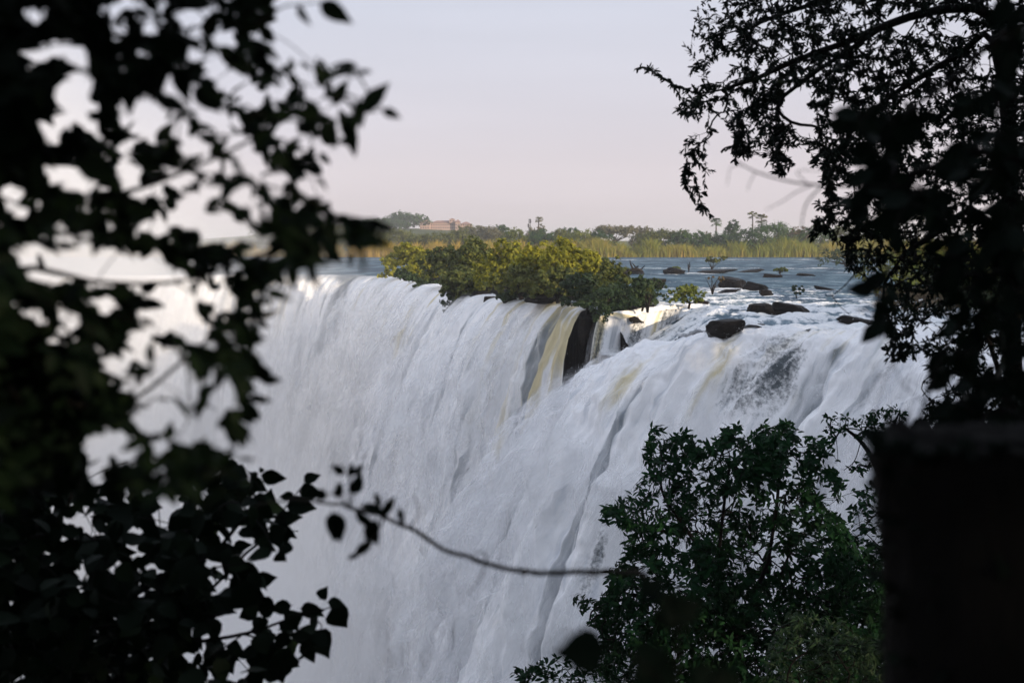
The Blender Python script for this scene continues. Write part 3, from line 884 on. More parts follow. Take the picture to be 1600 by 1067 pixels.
# ---- the lattice mast by the golden palm
def mast():
    d = 620; t = P(827, 342, d); zb = float(land_z(t[0], t[1])); h = t[2] - zb
    root = tag(empty("lattice_mast", (t[0], t[1], zb)), "thin dark mast on the skyline left of the golden palm", "mast")
    mm = NT("dark_steel"); mm.surf(mm.pr((.05, .05, .06), .6, .3))
    for a in range(3):
        c, s = math.cos(a * 2.094), math.sin(a * 2.094)
        v, f = tube([(c * .8, s * .8, 0), (c * .3, s * .3, h)], .09, 4); link("leg", mesh_np("leg", v, f, mm.m), root)
    parts = []
    for k in range(14):
        z0, z1 = h * k / 14, h * (k + 1) / 14
        r0, r1 = .8 - .5 * k / 14, .8 - .5 * (k + 1) / 14
        for a in range(3):
            a0, a1 = a * 2.094, (a + 1) * 2.094
            parts.append(tube([(math.cos(a0) * r0, math.sin(a0) * r0, z0), (math.cos(a1) * r1, math.sin(a1) * r1, z1)], .05, 3))
    v, f = join_geo(parts); link("lattice", mesh_np("lattice", v, f, mm.m), root)
    for q, (x, z) in enumerate(((.5, h * .93), (-.4, h * .80), (.35, h * .68))):
        v, f = tube([(x, -.2, z - .8), (x, -.2, z + .8)], [.32, .32], 8); link("antenna", mesh_np("antenna", v, f, mm.m), root)
mast()

# ---- the pink building on the hill
def building():
    import bmesh
    d = 1400; sc_ = d / FPX
    c = P(690, 359, d); zb = float(land_z(c[0], c[1])) - 1.0
    root = tag(empty("hotel_building", (c[0], c[1], zb)), "long pink hotel with a tiled roof on the hazy hill", "building")
    Z = lambda py: P(690, py, d)[2] - zb
    X = lambda px: (px - 690) * sc_
    wallm = NT("pink_plaster"); co = wallm.n("TexCoord").outputs["Object"]
    wallm.surf(wallm.pr(wallm.mix(wallm.noise(co, .4, 4), (.38, .27, .24), (.47, .34, .30)), .9, .1))  # plaster paled so its colour carries part of the haze
    roofm = NT("clay_tiles"); co = roofm.n("TexCoord").outputs["Object"]
    roofm.surf(roofm.pr(roofm.mix(roofm.noise(co, .8, 4), (.26, .16, .14), (.34, .22, .19)), .9, .1))
    glass = NT("dark_glass"); glass.surf(glass.pr((.05, .05, .07), .2, .5))
    def box(name, x0, x1, y0, y1, z0, z1, m, parent=root):
        bm = bmesh.new(); bmesh.ops.create_cube(bm, size=1)
        for v in bm.verts: v.co = Vector((x0 + (v.co.x + .5) * (x1 - x0), y0 + (v.co.y + .5) * (y1 - y0), z0 + (v.co.z + .5) * (z1 - z0)))
        me = bpy.data.meshes.new(name); bm.to_mesh(me); bm.free(); me.materials.append(m); return link(name, me, parent)
    def hip(name, x0, x1, y0, y1, z0, z1, m, ov=.8):
        x0 -= ov; x1 += ov; y0 -= ov; y1 += ov
        r = min(x1 - x0, y1 - y0) * .5
        if x1 - x0 > y1 - y0: t = [(x0 + r, (y0 + y1) / 2, z1), (x1 - r, (y0 + y1) / 2, z1)]; f = [(0, 1, 5, 4), (1, 2, 5), (2, 3, 4, 5), (3, 0, 4)]
        else: t = [((x0 + x1) / 2, y0 + r, z1), ((x0 + x1) / 2, y1 - r, z1)]; f = [(0, 1, 4), (1, 2, 5, 4), (2, 3, 5), (3, 0, 4, 5)]
        me = bpy.data.meshes.new(name); me.from_pydata([(x0, y0, z0), (x1, y0, z0), (x1, y1, z0), (x0, y1, z0)] + t, [], f + [(3, 2, 1, 0)]); me.materials.append(m)
        return link(name, me, root)
    blocks = [(657, 673, -8, 6, 346.5), (673, 719, -3, 9, 348.5), (712, 719, -7, 8, 347), (719, 737, 0, 10, 350.5)]
    for (a, b, y0, y1, top) in blocks:
        box("wall", X(a), X(b), y0, y1, 0, Z(top), wallm.m)
        hip("roof", X(a), X(b), y0, y1, Z(top) + .02, Z(top) + 2.4, roofm.m)
        for row, zz in enumerate(np.arange(2.2, Z(top) - 1.2, 2.9)):
            for x in np.arange(X(a) + 1.1, X(b) - .9, 2.3):
                wv = box("window", x - .5, x + .5, y0 - .06, y0 + .3, zz, zz + 1.5, glass.m)
    box("tower_wall", X(702.5), X(711), -5, 3, Z(348.5), Z(343), wallm.m)
    hip("tower_roof", X(702.5), X(711), -5, 3, Z(343) + .02, Z(341.2), roofm.m, .4)
    for x in (X(704.5), X(708.5)): box("window", x - .6, x + .6, -5.06, -4.7, Z(346.5), Z(344.4), glass.m)
building()

# ---- reeds along the water
def reeds(name, spans, label_n, seed, kind="reed"):
    rng = np.random.default_rng(seed)
    P0 = []
    for (x0, x1, d0, d1, hpx, n) in spans:
        px = rng.uniform(x0, x1, n); d = rng.uniform(d0, d1, n)
        clump = .45 + .95 * np.clip(perlin(px * .045, d * .06, seed) + .5 + .4 * perlin(px * .16, d * .2, seed + 2), 0, 1)
        X = (px - 800) / FPX * d
        h = hpx * d / FPX * clump * rng.uniform(.65, 1.12, n)
        z = land_z(X, d) - .2
        P0.append(np.stack([X, d, z, h], 1))
    A = np.concatenate(P0); n = len(A)
    lean = rng.normal(size=(n, 2)) * .20
    az = rng.uniform(0, np.pi, n); w = rng.uniform(.10, .26, n)
    sx, sy = np.cos(az) * w, np.sin(az) * w * .5
    h = A[:, 3]
    b0 = np.stack([A[:, 0] - sx, A[:, 1] - sy, A[:, 2]], 1); b1 = np.stack([A[:, 0] + sx, A[:, 1] + sy, A[:, 2]], 1)
    m = np.stack([A[:, 0] + lean[:, 0] * h * .4, A[:, 1] + lean[:, 1] * h * .4, A[:, 2] + h * .62], 1)
    m0 = m - np.stack([sx, sy, 0 * sx], 1) * .8; m1 = m + np.stack([sx, sy, 0 * sx], 1) * .8
    t = np.stack([A[:, 0] + lean[:, 0] * h * 1.5, A[:, 1] + lean[:, 1] * h, A[:, 2] + h], 1)
    V = np.stack([b0, b1, m1, m0, t], 1).reshape(-1, 3)
    F = (np.arange(n)[:, None] * 5 + np.array([(0, 1, 2), (0, 2, 3), (3, 2, 4)]).reshape(1, 9)).reshape(-1, 3)
    patch = np.clip(.5 + .9 * perlin(A[:, 0] * .07, A[:, 1] * .05, 3.3), 0, 1)
    base = np.clip(.75 + .3 * (patch - .5) + rng.normal(size=n) * .16, 0, 1); topc = np.clip(.15 + .45 * patch + rng.normal(size=n) * .16, 0, 1)
    tint = np.stack([base, base, (base + topc) * .45, (base + topc) * .45, topc], 1)
    o = link(name, mesh_np(name, V, F, M_TREE[kind], False, {"tint": tint}))
    return tag(o, label_n, "reeds", kind="stuff")
reeds("reeds", [(895, 1420, 553, 570, 19, 9500), (1170, 1420, 556, 570, 26, 3600), (895, 950, 556, 566, 22, 1300), (1000, 1028, 554, 562, 24, 800), (1060, 1110, 553, 560, 17, 800)], "tall golden green reeds along the far water's edge", 3)
reeds("reeds", [(-120, 640, 553, 570, 19, 8000), (600, 900, 556, 570, 20, 4200)], "hazy pale reeds on the far bank behind the yellow bushes", 5)
reeds("reeds", [(1400, 1760, 553, 574, 24, 3600)], "golden reeds glimpsed through the hanging tree", 6)

# ---- the bushes that grow on the islet at the lip
def bush(px, py_top, py_base, wpx, d, kind, n, label, seed, name="lip_bush", lsize=None, over=0.0, group="bushes along the lip of the falls", cat="bush"):
    base = P(px, py_base, d); top = P(px, py_top, d)
    return crown_tree(name, label, cat, base, top[2] - base[2], wpx * d / FPX, kind, n, lsize or d * .0025, seed=seed + 200, group=group, trunk_h=.08, flat=.7, bark=M_DARKBARK, trunk_name="stem", skirt=name in ("lip_bush", "shore_tree", "shrub"))
LIPB = [
    (637, 378, 436, 74, 232, "gold", 2600, "pale hazy bush at the far left end of the lip island"),
    (672, 386, 440, 60, 214, "gold", 2200, "low hazy bush second from the left on the lip island"),
    (703, 373, 446, 78, 188, "olive", 3000, "rounded olive bush between the hazy bushes and the tallest crown"),
    (741, 363, 452, 74, 172, "olive", 3200, "bush with the tallest knobbly crown on the lip island"),
    (726, 412, 470, 67, 165, "olive", 2400, "shaded bush above the one that hangs over the fall"),
    (790, 369, 458, 83, 156, "gold", 3600, "bush with speckled yellow crown right of the tallest crown"),
    (838, 367, 460, 83, 148, "gold", 3800, "yellow bush in the middle of the lip island"),
    (884, 365, 458, 85, 142, "gold", 4000, "brightest yellow bush on the lip island"),
    (815, 409, 464, 78, 144, "olive", 2400, "low dark-bottomed bush over the split tongues of water"),
    (872, 412, 470, 83, 137, "olive", 2600, "low bush under the brightest yellow bush"),
    (926, 385, 462, 65, 136, "gold", 2600, "yellow green bush at the right end of the yellow row"),
    (916, 422, 484, 74, 131, "shade", 2400, "dark bush drooping above the black cleft"),
    (957, 396, 478, 52, 127, "olive", 2000, "green bush with a grey bare top right of the yellow row"),
    (962, 430, 492, 67, 123, "shade", 2200, "shaded bush on the rock right of the black cleft"),
    (1003, 424, 482, 46, 122, "shade", 2000, "dark shrub at the right end of the island above the small fall"),
]
for i, (px, pt, pb, wpx, d, kind, n, lab) in enumerate(LIPB):
    bush(px, pt, pb, wpx, d, kind, int(n * 1.9), lab, i)

# the bush that hangs down over the lip
def hanging_bush(seed, d, bx, by, label, lobes_px):
    rng = np.random.default_rng(seed)
    base = P(bx, by, d)
    root = tag(empty("hanging_bush", base), label, "bush", "bushes along the lip of the falls")
    lobes = [((P(x, y, d - 2) - base), (rx * d / FPX, 1.6, ry * d / FPX)) for x, y, rx, ry in lobes_px]
    p, out, cen = crown_points(rng, lobes, 2600, .2)
    up = rng.normal(size=(2600, 3)) * .6 + out
    v, F, t = leaf_quads(p, np.cross(up, rng.normal(size=(2600, 3))), up, d * .0021 * rng.uniform(.7, 1.3, 2600), .62, rng)
    link("foliage", mesh_np("foliage", v, F, M_TREE["shade"], False, {"tint": t}), root)["kind"] = "stuff"
    for c, r in lobes:
        v, f = tube(catmull([(0, 0, 0), np.array(c) * .5 + (0, -.6, .6), c], 7), np.linspace(.09, .02, 7), 5)
        link("branch", mesh_np("branch", v, f, M_DARKBARK), root)
hanging_bush(77, 168, 735, 462, "dark leafy bush hanging down over the edge of the white fall", ((722, 448, 26, 20), (703, 462, 20, 18), (694, 478, 14, 13), (716, 474, 14, 14), (738, 458, 16, 16), (700, 490, 8, 6)))
hanging_bush(79, 150, 838, 462, "leafy fringe drooping between the split tongues of water", ((800, 462, 18, 10), (825, 466, 20, 12), (852, 468, 22, 12), (878, 470, 20, 12), (838, 476, 10, 8), (786, 466, 12, 10)))
hanging_bush(80, 205, 662, 440, "hazy fringe of leaves trailing over the lip at the left end of the island", ((640, 436, 18, 10), (662, 444, 18, 12), (684, 450, 16, 12), (628, 430, 14, 10), (672, 456, 10, 8)))
hanging_bush(78, 120, 955, 470, "dark foliage hanging over the top of the black cleft", ((925, 474, 24, 16), (946, 486, 22, 18), (908, 478, 14, 12), (968, 480, 18, 16), (935, 500, 12, 12), (988, 474, 16, 12), (952, 462, 26, 16)))

# ---- rocks in the rapids
def rock_mesh(name, size, seed, mat=None, sub=4):
    import bmesh
    rng = np.random.default_rng(seed)
    bm = bmesh.new(); bmesh.ops.create_icosphere(bm, subdivisions=sub, radius=1.0)
    v = np.array([x.co[:] for x in bm.verts])
    pl = rng.normal(size=(13, 3)); pl /= np.linalg.norm(pl, axis=1)[:, None]
    pl[0] = (.08, -.1, 1); pl[0] /= np.linalg.norm(pl[0])
    dd = rng.uniform(.55, .85, 13); dd[0] = .55
    q = np.clip(v @ pl.T, 1e-3, None)
    r = np.min(dd[None, :] / q, axis=1); r = np.minimum(r, 1.05)
    v = v * r[:, None]
    v = v * (1 + .17 * fbm(v[:, 0] * 1.6 + seed, v[:, 1] * 1.6, v[:, 2] * 2.6, 5))[:, None]
    v[:, 2] += .05 * np.sign(np.sin(v[:, 2] * 11 + 1.5 * v[:, 0] + seed)) * (np.abs(v[:, 2]) > .08)
    v = v * np.array(size)
    f = np.array([[x.index for x in fc.verts] for fc in bm.faces]); bm.free()
    return mesh_np(name, v, f, mat or M_ROCK, False)
ROCKS = [
    # px, py of the waterline, width px, height px, depth (m across the view is depth-wise 0.8 of the width), label
    (1022, 449, 56, 18, "brown rock shelf behind the shrubs right of the island"),
    (990, 427, 60, 9, "long low rock that carries the driftwood snag"),
    (1057, 427, 38, 12, "dark rounded rock with a small shrub on it in the upper rapids"),
    (1120, 426, 72, 7, "long flat rock under the small spreading tree"),
    (1172, 425, 50, 3, "thin rock ledge right of the long flat rock"),
    (1148, 449, 54, 18, "large dark hump of rock in the middle of the rapids"),
    (1182, 452, 46, 13, "dark rock leaning against the large hump"),
    (1140, 456, 40, 5, "narrow wet rock in front of the large hump"),
    (1200, 461, 24, 12, "small dark rock just downstream of the leaning rock"),
    (1210, 432, 44, 5, "low dark ledge in the blue water near the grass tuft"),
    (1097, 474, 26, 8, "small wet rock below the green shrub in the rapids"),
    (1131, 516, 72, 26, "big slanted black rock in the white water above the near fall"),
    (1192, 488, 46, 18, "pointed rock leaning left of the cracked block"),
    (1240, 492, 66, 28, "square black block with a split face in the rapids"),
    (1354, 510, 80, 20, "long dark wedge of rock near the hanging twigs"),
    (1392, 513, 44, 12, "small dark rock at the right end of the dark wedge"),
    (1189, 509, 10, 5, "tiny dark stone poking out of the foam"),
    (1262, 430, 40, 3, "thin dark ledge right of the grass tuft"),
    (1290, 452, 40, 4, "half drowned rock in the right-hand rapids"),
]
for i, (px, py, w, h, lab) in enumerate(ROCKS):
    zg = .15
    g0 = G(px, py, zg); d = g0[1]; k = d / FPX
    hx = w * k * .44; hz_ = h * k * .85
    o = link("rock", rock_mesh("rock", (hx * 1.15, max(hx * .8, .7), hz_ * (.9 if w > 60 else 1.2)), 40 + i))
    o.location = (g0[0], g0[1] + hx * .7, zg + hz_ * .12 + float(river_z(g0[0], g0[1])) * .5); o.rotation_euler = (0, math.radians((-8, 5, 10, -4)[i % 4]), .3 * math.sin(i * 2.1))
    tag(o, lab, "rock", "rocks in the rapids")
# dark rocks that split the water at the lip
for i, (px, py, w, h, d, lab) in enumerate(((768, 476, 26, 34, 155, "black rock that splits the first two tongues of water at the lip"), (797, 470, 22, 22, 149, "small black rock between two tongues of water at the lip"),
                                            (752, 462, 40, 22, 163, "shaded rock under the tallest crown at the lip"), (850, 468, 60, 12, 141, "flat dark rock at the lip under the yellow bushes"),
                                            (914, 512, 24, 60, 131, "tall black rock face in the cleft between the falls"), (948, 480, 34, 18, 122, "dark rock under the shaded bush right of the cleft"))):
    c = P(px, py, d); k = d / FPX
    o = link("rock", rock_mesh("rock", (w * k * .55, w * k * .6, h * k * .6), 90 + i, M_CLIFF)); o.location = c
    tag(o, lab, "rock", "rocks at the lip of the falls")

# ---- shrubs, snags and tufts on the rocks
def small_bush(px, pt, pb, wpx, kind, n, label, seed, name="shrub", ls=None, d=None):
    g0 = G(px, pb, .3); d = d or g0[1]
    return bush(px, pt, pb, wpx, d, kind, n, label, seed + 60, name, ls or d * .0021, group="shrubs on the rocks of the rapids", cat="shrub")
small_bush(1076, 438, 478, 54, "light", 1700, "leafy green shrub in the rapids right of the island", 1)
small_bush(1056, 416, 424, 24, "light", 500, "small green shrub growing on the rounded rock", 2)
small_bush(1022, 430, 470, 34, "shade", 900, "dark thin shrub at the back of the brown rock shelf", 3)
small_bush(1220, 417, 428, 20, "light", 420, "bright grass-like tuft in the blue water", 4, "grass_tuft")
small_bush(1245, 441, 462, 24, "shade", 330, "thin-leaved shrub on top of the split black block", 5)
small_bush(1325, 384, 416, 92, "shade", 2400, "dark reed-like bush at the water's edge under the hanging twigs", 6, ls=.42)
small_bush(1430, 440, 486, 120, "rust", 2600, "dark brown thicket on the right shore of the rapids", 7)
def twig_tree(px, pt, pb, wpx, label, seed, leaves=0, name="bare_shrub", kind="olive", d=None):
    rng = np.random.default_rng(seed); d = d or G(px, pb, .3)[1]; k = d / FPX
    base = P(px, pb, d); root = tag(empty(name, base), label, "shrub", "shrubs on the rocks of the rapids")
    H = (pb - pt) * k; W = wpx * k
    tips = []
    for b in range(7):
        x = rng.uniform(-.5, .5) * W; z = H * rng.uniform(.6, 1.0)
        v, f = tube(catmull([(0, 0, -.1), (x * .3 + rng.normal() * .05, rng.normal() * .2, z * .4), (x, rng.normal() * .4, z)], 8), np.linspace(.08, .015, 8) * (1.6 if b == 0 else 1), 5)
        link("branch", mesh_np("branch", v, f, M_DARKBARK), root); tips.append((x, 0, z))
    if leaves:
        lob = [((x * 1.0, 0, z), (W * .22, W * .2, H * .16)) for x, _, z in tips]
        p, out, _ = crown_points(rng, lob, leaves, .1)
        up = out + rng.normal(size=p.shape) * .4
        v, F, t = leaf_quads(p, np.cross(up, rng.normal(size=p.shape)), up, d * .0019 * rng.uniform(.7, 1.3, leaves), .6, rng)
        link("foliage", mesh_np("foliage", v, F, M_TREE[kind], False, {"tint": t}), root)["kind"] = "stuff"
twig_tree(1113, 430, 458, 34, "bare dark shrub with a thick stem beside the large hump of rock", 21, 160, kind="rust")
twig_tree(1112, 402, 421, 44, "small spreading tree on the long flat rock", 22, 620, "small_tree", "olive")
twig_tree(1076, 408, 424, 10, "thin bare stems behind the rounded rock", 23)
twig_tree(1012, 452, 486, 22, "dark stems clinging above the small fall", 24, 90)
def snag():
    g0 = G(988, 424, .5); d = g0[1]; k = d / FPX
    root = tag(empty("driftwood", g0), "dark driftwood snag with raised roots on the low rock", "driftwood")
    for pts, r in ((((-22, 2), (-6, -1), (8, -3), (16, 0)), .5), (((2, -2), (-2, -10), (-4, -17)), .22), (((6, -2), (4, -8), (-1, -13)), .2), (((10, -1), (16, -5), (19, -9)), .16), (((-14, 0), (-20, -3), (-26, -4)), .22), (((4, 0), (7, -6), (9, -8)), .3)):
        q = [(x * k, .3 * math.sin(i * 2.0), -y * k) for i, (x, y) in enumerate(pts)]
        v, f = tube(catmull(q, 8), np.linspace(r, r * .35, 8), 6)
        link("root", mesh_np("root", v, f, M_DARKBARK), root)
snag()

# ---- the wooded right bank beyond the hanging tree: it shades the rapids
RB = [(1400, 372, 470, 90, 168, "olive", "olive tree on the right shore behind the hanging twigs"), (1452, 352, 470, 110, 150, "light", "bright green tree on the right shore"),
      (1515, 362, 476, 110, 140, "light", "yellow green tree on the right shore close to the dark trunk"), (1582, 348, 480, 120, 132, "olive", "olive green tree behind the dark trunk on the right shore"),
      (1490, 420, 500, 110, 120, "shade", "dark low bush on the right shore of the rapids"), (1575, 425, 520, 120, 112, "shade", "dark low bush behind the foot of the dark trunk")]
for i, (px, pt, pb, w, d, kind, lab) in enumerate(RB):
    bush(px, pt, pb, w, d, kind, 2600, lab, i + 90, "shore_tree", d * .0024, group="trees on the right shore", cat="tree")

SHADE = [(58, 84, 14, 13, "unseen shade tree on the right shore upstream of the near cascade's end"), (68, 74, 17, 14, "unseen shade tree on the right shore beside the near cascade"), (78, 62, 19, 15, "tall unseen shade tree above the end of the near cascade"),
         (62, 96, 13, 12, "unseen shade tree upstream behind the rapids' edge"), (74, 92, 16, 14, "broad unseen shade tree in the second row of the right shore"), (67, 60, 20, 15, "leaning unseen shade tree at the edge of the right-hand cliff"),
         (74, 50, 21, 15, "tall dense unseen shade tree at the bend of the cliff"), (80, 39, 21, 15, "tall unseen shade tree past the bend of the cliff"), (88, 52, 22, 16, "tallest unseen shade tree of the second row above the cliff"), (92, 30, 22, 16, "last tall unseen shade tree along the right-hand cliff"), (88, 72, 20, 15, "tall unseen shade tree further back on the right shore")]
for i, (x, y, h, w, lab) in enumerate(SHADE):  # unseen trees added to keep the sun off the rapids and near cascade
    crown_tree("bank_shade_tree", lab, "tree", (x, y, .5), h, w, "shade", 4200, .8, seed=i + 700, group="unseen shade trees on the right shore", trunk_h=.06, bark=M_DARKBARK, skirt=True)
# ================================================================== THE NEAR PLANTS
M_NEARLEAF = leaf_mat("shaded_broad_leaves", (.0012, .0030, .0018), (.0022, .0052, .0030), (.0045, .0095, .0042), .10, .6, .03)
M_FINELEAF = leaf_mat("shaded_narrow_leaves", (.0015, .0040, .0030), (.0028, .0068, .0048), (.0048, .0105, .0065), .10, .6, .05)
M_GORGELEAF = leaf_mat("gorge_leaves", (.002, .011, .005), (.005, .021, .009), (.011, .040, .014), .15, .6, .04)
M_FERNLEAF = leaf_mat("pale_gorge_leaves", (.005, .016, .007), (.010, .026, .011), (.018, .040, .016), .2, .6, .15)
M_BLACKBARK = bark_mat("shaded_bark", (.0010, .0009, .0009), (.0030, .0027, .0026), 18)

def leaf_proto(width, curve=.12, fold=.12, wave=.0, shape="ovate"):
    """a leaf blade one unit long along +x: verts, quads/tris as triangles"""
    xs = np.array((0, .14, .34, .58, .80, 1.0))
    if shape == "ovate": ws = np.array((.02, .36, .50, .42, .20, 0.0))
    elif shape == "lance": ws = np.array((.02, .28, .46, .48, .28, 0.0))
    else: ws = np.array((.03, .46, .54, .40, .16, 0.0))
    ws = ws * width
    V = []
    for x, w in zip(xs, ws):
        z = -curve * x * x
        V += [(x, -w, z + fold * w + wave * math.sin(x * 9) * w), (x, 0, z), (x, w, z + fold * w - wave * math.sin(x * 8 + 1) * w)]
    F = []
    for i in range(len(xs) - 1):
        a = i * 3; b = a + 3
        F += [(a, a + 1, b + 1), (a, b + 1, b), (a + 1, a + 2, b + 2), (a + 1, b + 2, b + 1)]
    V = np.array(V + [(-.16, 0, .03)], float)          # the stalk
    F += [(len(V) - 1, 0, 1), (len(V) - 1, 1, 2)]
    return V, np.array(F)
def leaf_small(width, curve=.1):
    V = np.array([(0, 0, 0), (.35, -.5 * width, .06 * width), (.42, 0, -curve * .15), (.35, .5 * width, .06 * width), (.75, -.36 * width, -curve * .5), (.75, .36 * width, -curve * .5), (1, 0, -curve)], float)
    F = np.array([(0, 2, 1), (0, 3, 2), (1, 2, 4), (2, 3, 5), (2, 6, 4), (2, 5, 6)])
    return V, F

def frames(fwd, up):
    fwd = fwd / (np.linalg.norm(fwd, axis=1)[:, None] + 1e-9)
    sd = np.cross(up, fwd); sd /= np.linalg.norm(sd, axis=1)[:, None] + 1e-9
    return fwd, sd, np.cross(fwd, sd)

def set_leaves(root, protos, mat, pos, fwd, up, size, n_single=300, rng=RNG, pick=None, label=None):
    """the leaves that show largest become parts of their own, the rest one mass of foliage"""
    base = np.array(root.location)
    f, s, u = frames(fwd, up); n = len(pos)
    px, py, d = project(pos)
    inview = (px > -20) & (px < 1620) & (py > -20) & (py < 1087) & (d > .2)
    score = np.where(inview, size / np.maximum(d, .1), 0)
    if pick is not None: score = score * pick
    order = np.argsort(-score)
    single = order[:min(n_single, int((score > 0).sum()))]
    kind = rng.integers(0, len(protos), n)
    tint = np.clip(rng.normal(.4, .22, n), 0, 1)
    mes = []
    for k, (V, F) in enumerate(protos):
        mes.append(mesh_np("leaf", V, F, mat, True, {"tint": np.full(len(V), .3)}))
    for i in single:
        o = bpy.data.objects.new("leaf", mes[kind[i]])
        M = Matrix.Identity(4)
        for r in range(3):
            M[r][0], M[r][1], M[r][2], M[r][3] = f[i, r] * size[i], s[i, r] * size[i], u[i, r] * size[i], pos[i, r] - base[r]
        o.matrix_basis = M; o.parent = root; COL.objects.link(o)
    rest = np.setdiff1d(np.arange(n), single)
    if len(rest):
        Vs, Fs, Ts, o_ = [], [], [], 0
        for k, (V, F) in enumerate(protos):
            r = rest[kind[rest] == k]
            if not len(r): continue
            v = (pos[r] - base)[:, None, :] + size[r][:, None, None] * (V[None, :, 0:1] * f[r][:, None, :] + V[None, :, 1:2] * s[r][:, None, :] + V[None, :, 2:3] * u[r][:, None, :])
            Vs.append(v.reshape(-1, 3)); Fs.append((np.arange(len(r))[:, None, None] * len(V) + F[None] + o_).reshape(-1, 3)); Ts.append(np.repeat(tint[r], len(V))); o_ += len(r) * len(V)
        o = link("foliage", mesh_np("foliage", np.concatenate(Vs), np.concatenate(Fs), mat, True, {"tint": np.concatenate(Ts)}), root)
        o["kind"] = "stuff"

def skeleton(base, pts, trunks=(), bf=.25):
    """join scattered points to the nearest piece of wood, nearest first: parents and order"""
    nodes = [np.asarray(base, float)]; par = [-1]; pl = [0.0]
    for (start, line) in trunks:                      # given limbs; start: index of the node they leave, or None for nearest
        line = np.asarray(line, float)
        if start is None:
            k = int(np.argmin(np.linalg.norm(np.array(nodes) - line[0], axis=1)))
        else: k = start
        for q in line:
            par.append(k); pl.append(pl[k] + np.linalg.norm(q - nodes[k])); nodes.append(q); k = len(nodes) - 1
    n0 = len(nodes)
    N = n0 + len(pts)
    X = np.empty((N, 3)); X[:n0] = nodes
    PL = np.empty(N); PL[:n0] = pl
    PR = np.full(N, -1, int); PR[:n0] = par
    pts = np.asarray(pts, float)
    d0 = np.min(np.linalg.norm(pts[:, None, :] - X[None, :n0:max(1, n0 // 60), :], axis=2), axis=1)
    for i, j in enumerate(np.argsort(d0)):
        k = n0 + i
        dist = np.linalg.norm(X[:k] - pts[j], axis=1)
        b = int(np.argmin(dist + bf * PL[:k] * .12 * (dist > 0)))
        X[k] = pts[j]; PR[k] = b; PL[k] = PL[b] + dist[b]
    return X, PR, n0

def wood(root, X, PR, r_tip, r_base, mat, n_limbs=14, sides=5, wig=.0, rng=RNG, trunk_name="trunk"):
    N = len(X); kids = [[] for _ in range(N)]
    for i in range(1, N): kids[PR[i]].append(i)
    tips = np.zeros(N)
    order = np.argsort(-_depth(PR))
    for i in order:
        if not kids[i]: tips[i] = 1
        if PR[i] >= 0: tips[PR[i]] += tips[i]
    p = math.log(r_base / r_tip) / math.log(max(2, tips[0]))
    rad = r_tip * np.maximum(tips, 1) ** p
    base = np.array(root.location)
    chains, stack = [], [(0, None)]
    while stack:
        i, pa = stack.pop()
        ch = ([pa] if pa is not None else []) + [i]
        while kids[ch[-1]]:
            ks = sorted(kids[ch[-1]], key=lambda q: -tips[q])
            for q in ks[1:]: stack.append((q, ch[-1]))
            ch.append(ks[0])
        chains.append(ch)
    geo = []
    for ch in chains:
        if len(ch) < 2: continue
        r = rad[ch].copy()
        if ch[0] != 0: r[0] = min(r[0], r[1] * 1.15)
        pt = X[ch] - base
        if len(ch) == 2: m = pt.mean(0) + np.array((0, 0, np.linalg.norm(pt[1] - pt[0]) * .06)); pt = np.stack([pt[0], m, pt[1]]); r = np.array([r[0], (r[0] + r[1]) / 2, r[1]])
        k = min(3 * len(pt), 60) if len(pt) > 2 else 3
        q = catmull(pt, k); rr = np.interp(np.linspace(0, len(r) - 1, k), np.arange(len(r)), r)
        geo.append((rr.max() * len(ch) ** .3, tube(q, rr, sides if rr.max() > r_tip * 3 else 4)))
    geo.sort(key=lambda g: -g[0])
    v, f = geo[0][1]; link(trunk_name, mesh_np(trunk_name, v, f, mat), root)
    for _, (v, f) in geo[1:n_limbs]: link("branch", mesh_np("branch", v, f, mat), root)
    rest = [g[1] for g in geo[n_limbs:]]
    if rest:
        v, f = join_geo(rest); link("twigs", mesh_np("twigs", v, f, mat), root)["kind"] = "stuff"
    return tips, rad
def _depth(PR):
    d = np.zeros(len(PR), int)
    for i in range(1, len(PR)): d[i] = d[PR[i]] + 1
    return d

def in_ell(x, y, G_):
    g = np.asarray(G_, float)
    return ((((x[:, None] - g[:, 0]) / g[:, 2]) ** 2 + ((y[:, None] - g[:, 1]) / g[:, 3]) ** 2) < 1).any(1)

def sample_poly(rng, poly, n, gaps=None, dens=None):
    poly = np.asarray(poly, float); lo, hi = poly.min(0), poly.max(0); out = []
    c = 0
    while c < n:
        q = rng.uniform(lo, hi, (n * 3, 2)); k = inside_poly(q[:, 0], q[:, 1], poly)
        q = q[k]
        if gaps is not None: q = q[~in_ell(q[:, 0], q[:, 1], gaps)]
        if dens is not None: q = q[rng.random(len(q)) < dens(q[:, 0], q[:, 1])]
        out.append(q); c += len(q)
    return np.concatenate(out)[:n]

def P_arr(q, d):
    return CAM + d[:, None] * (FWD + (q[:, 0:1] - 800) / FPX * RGT + (533.5 - q[:, 1:2]) / FPX * UPV)

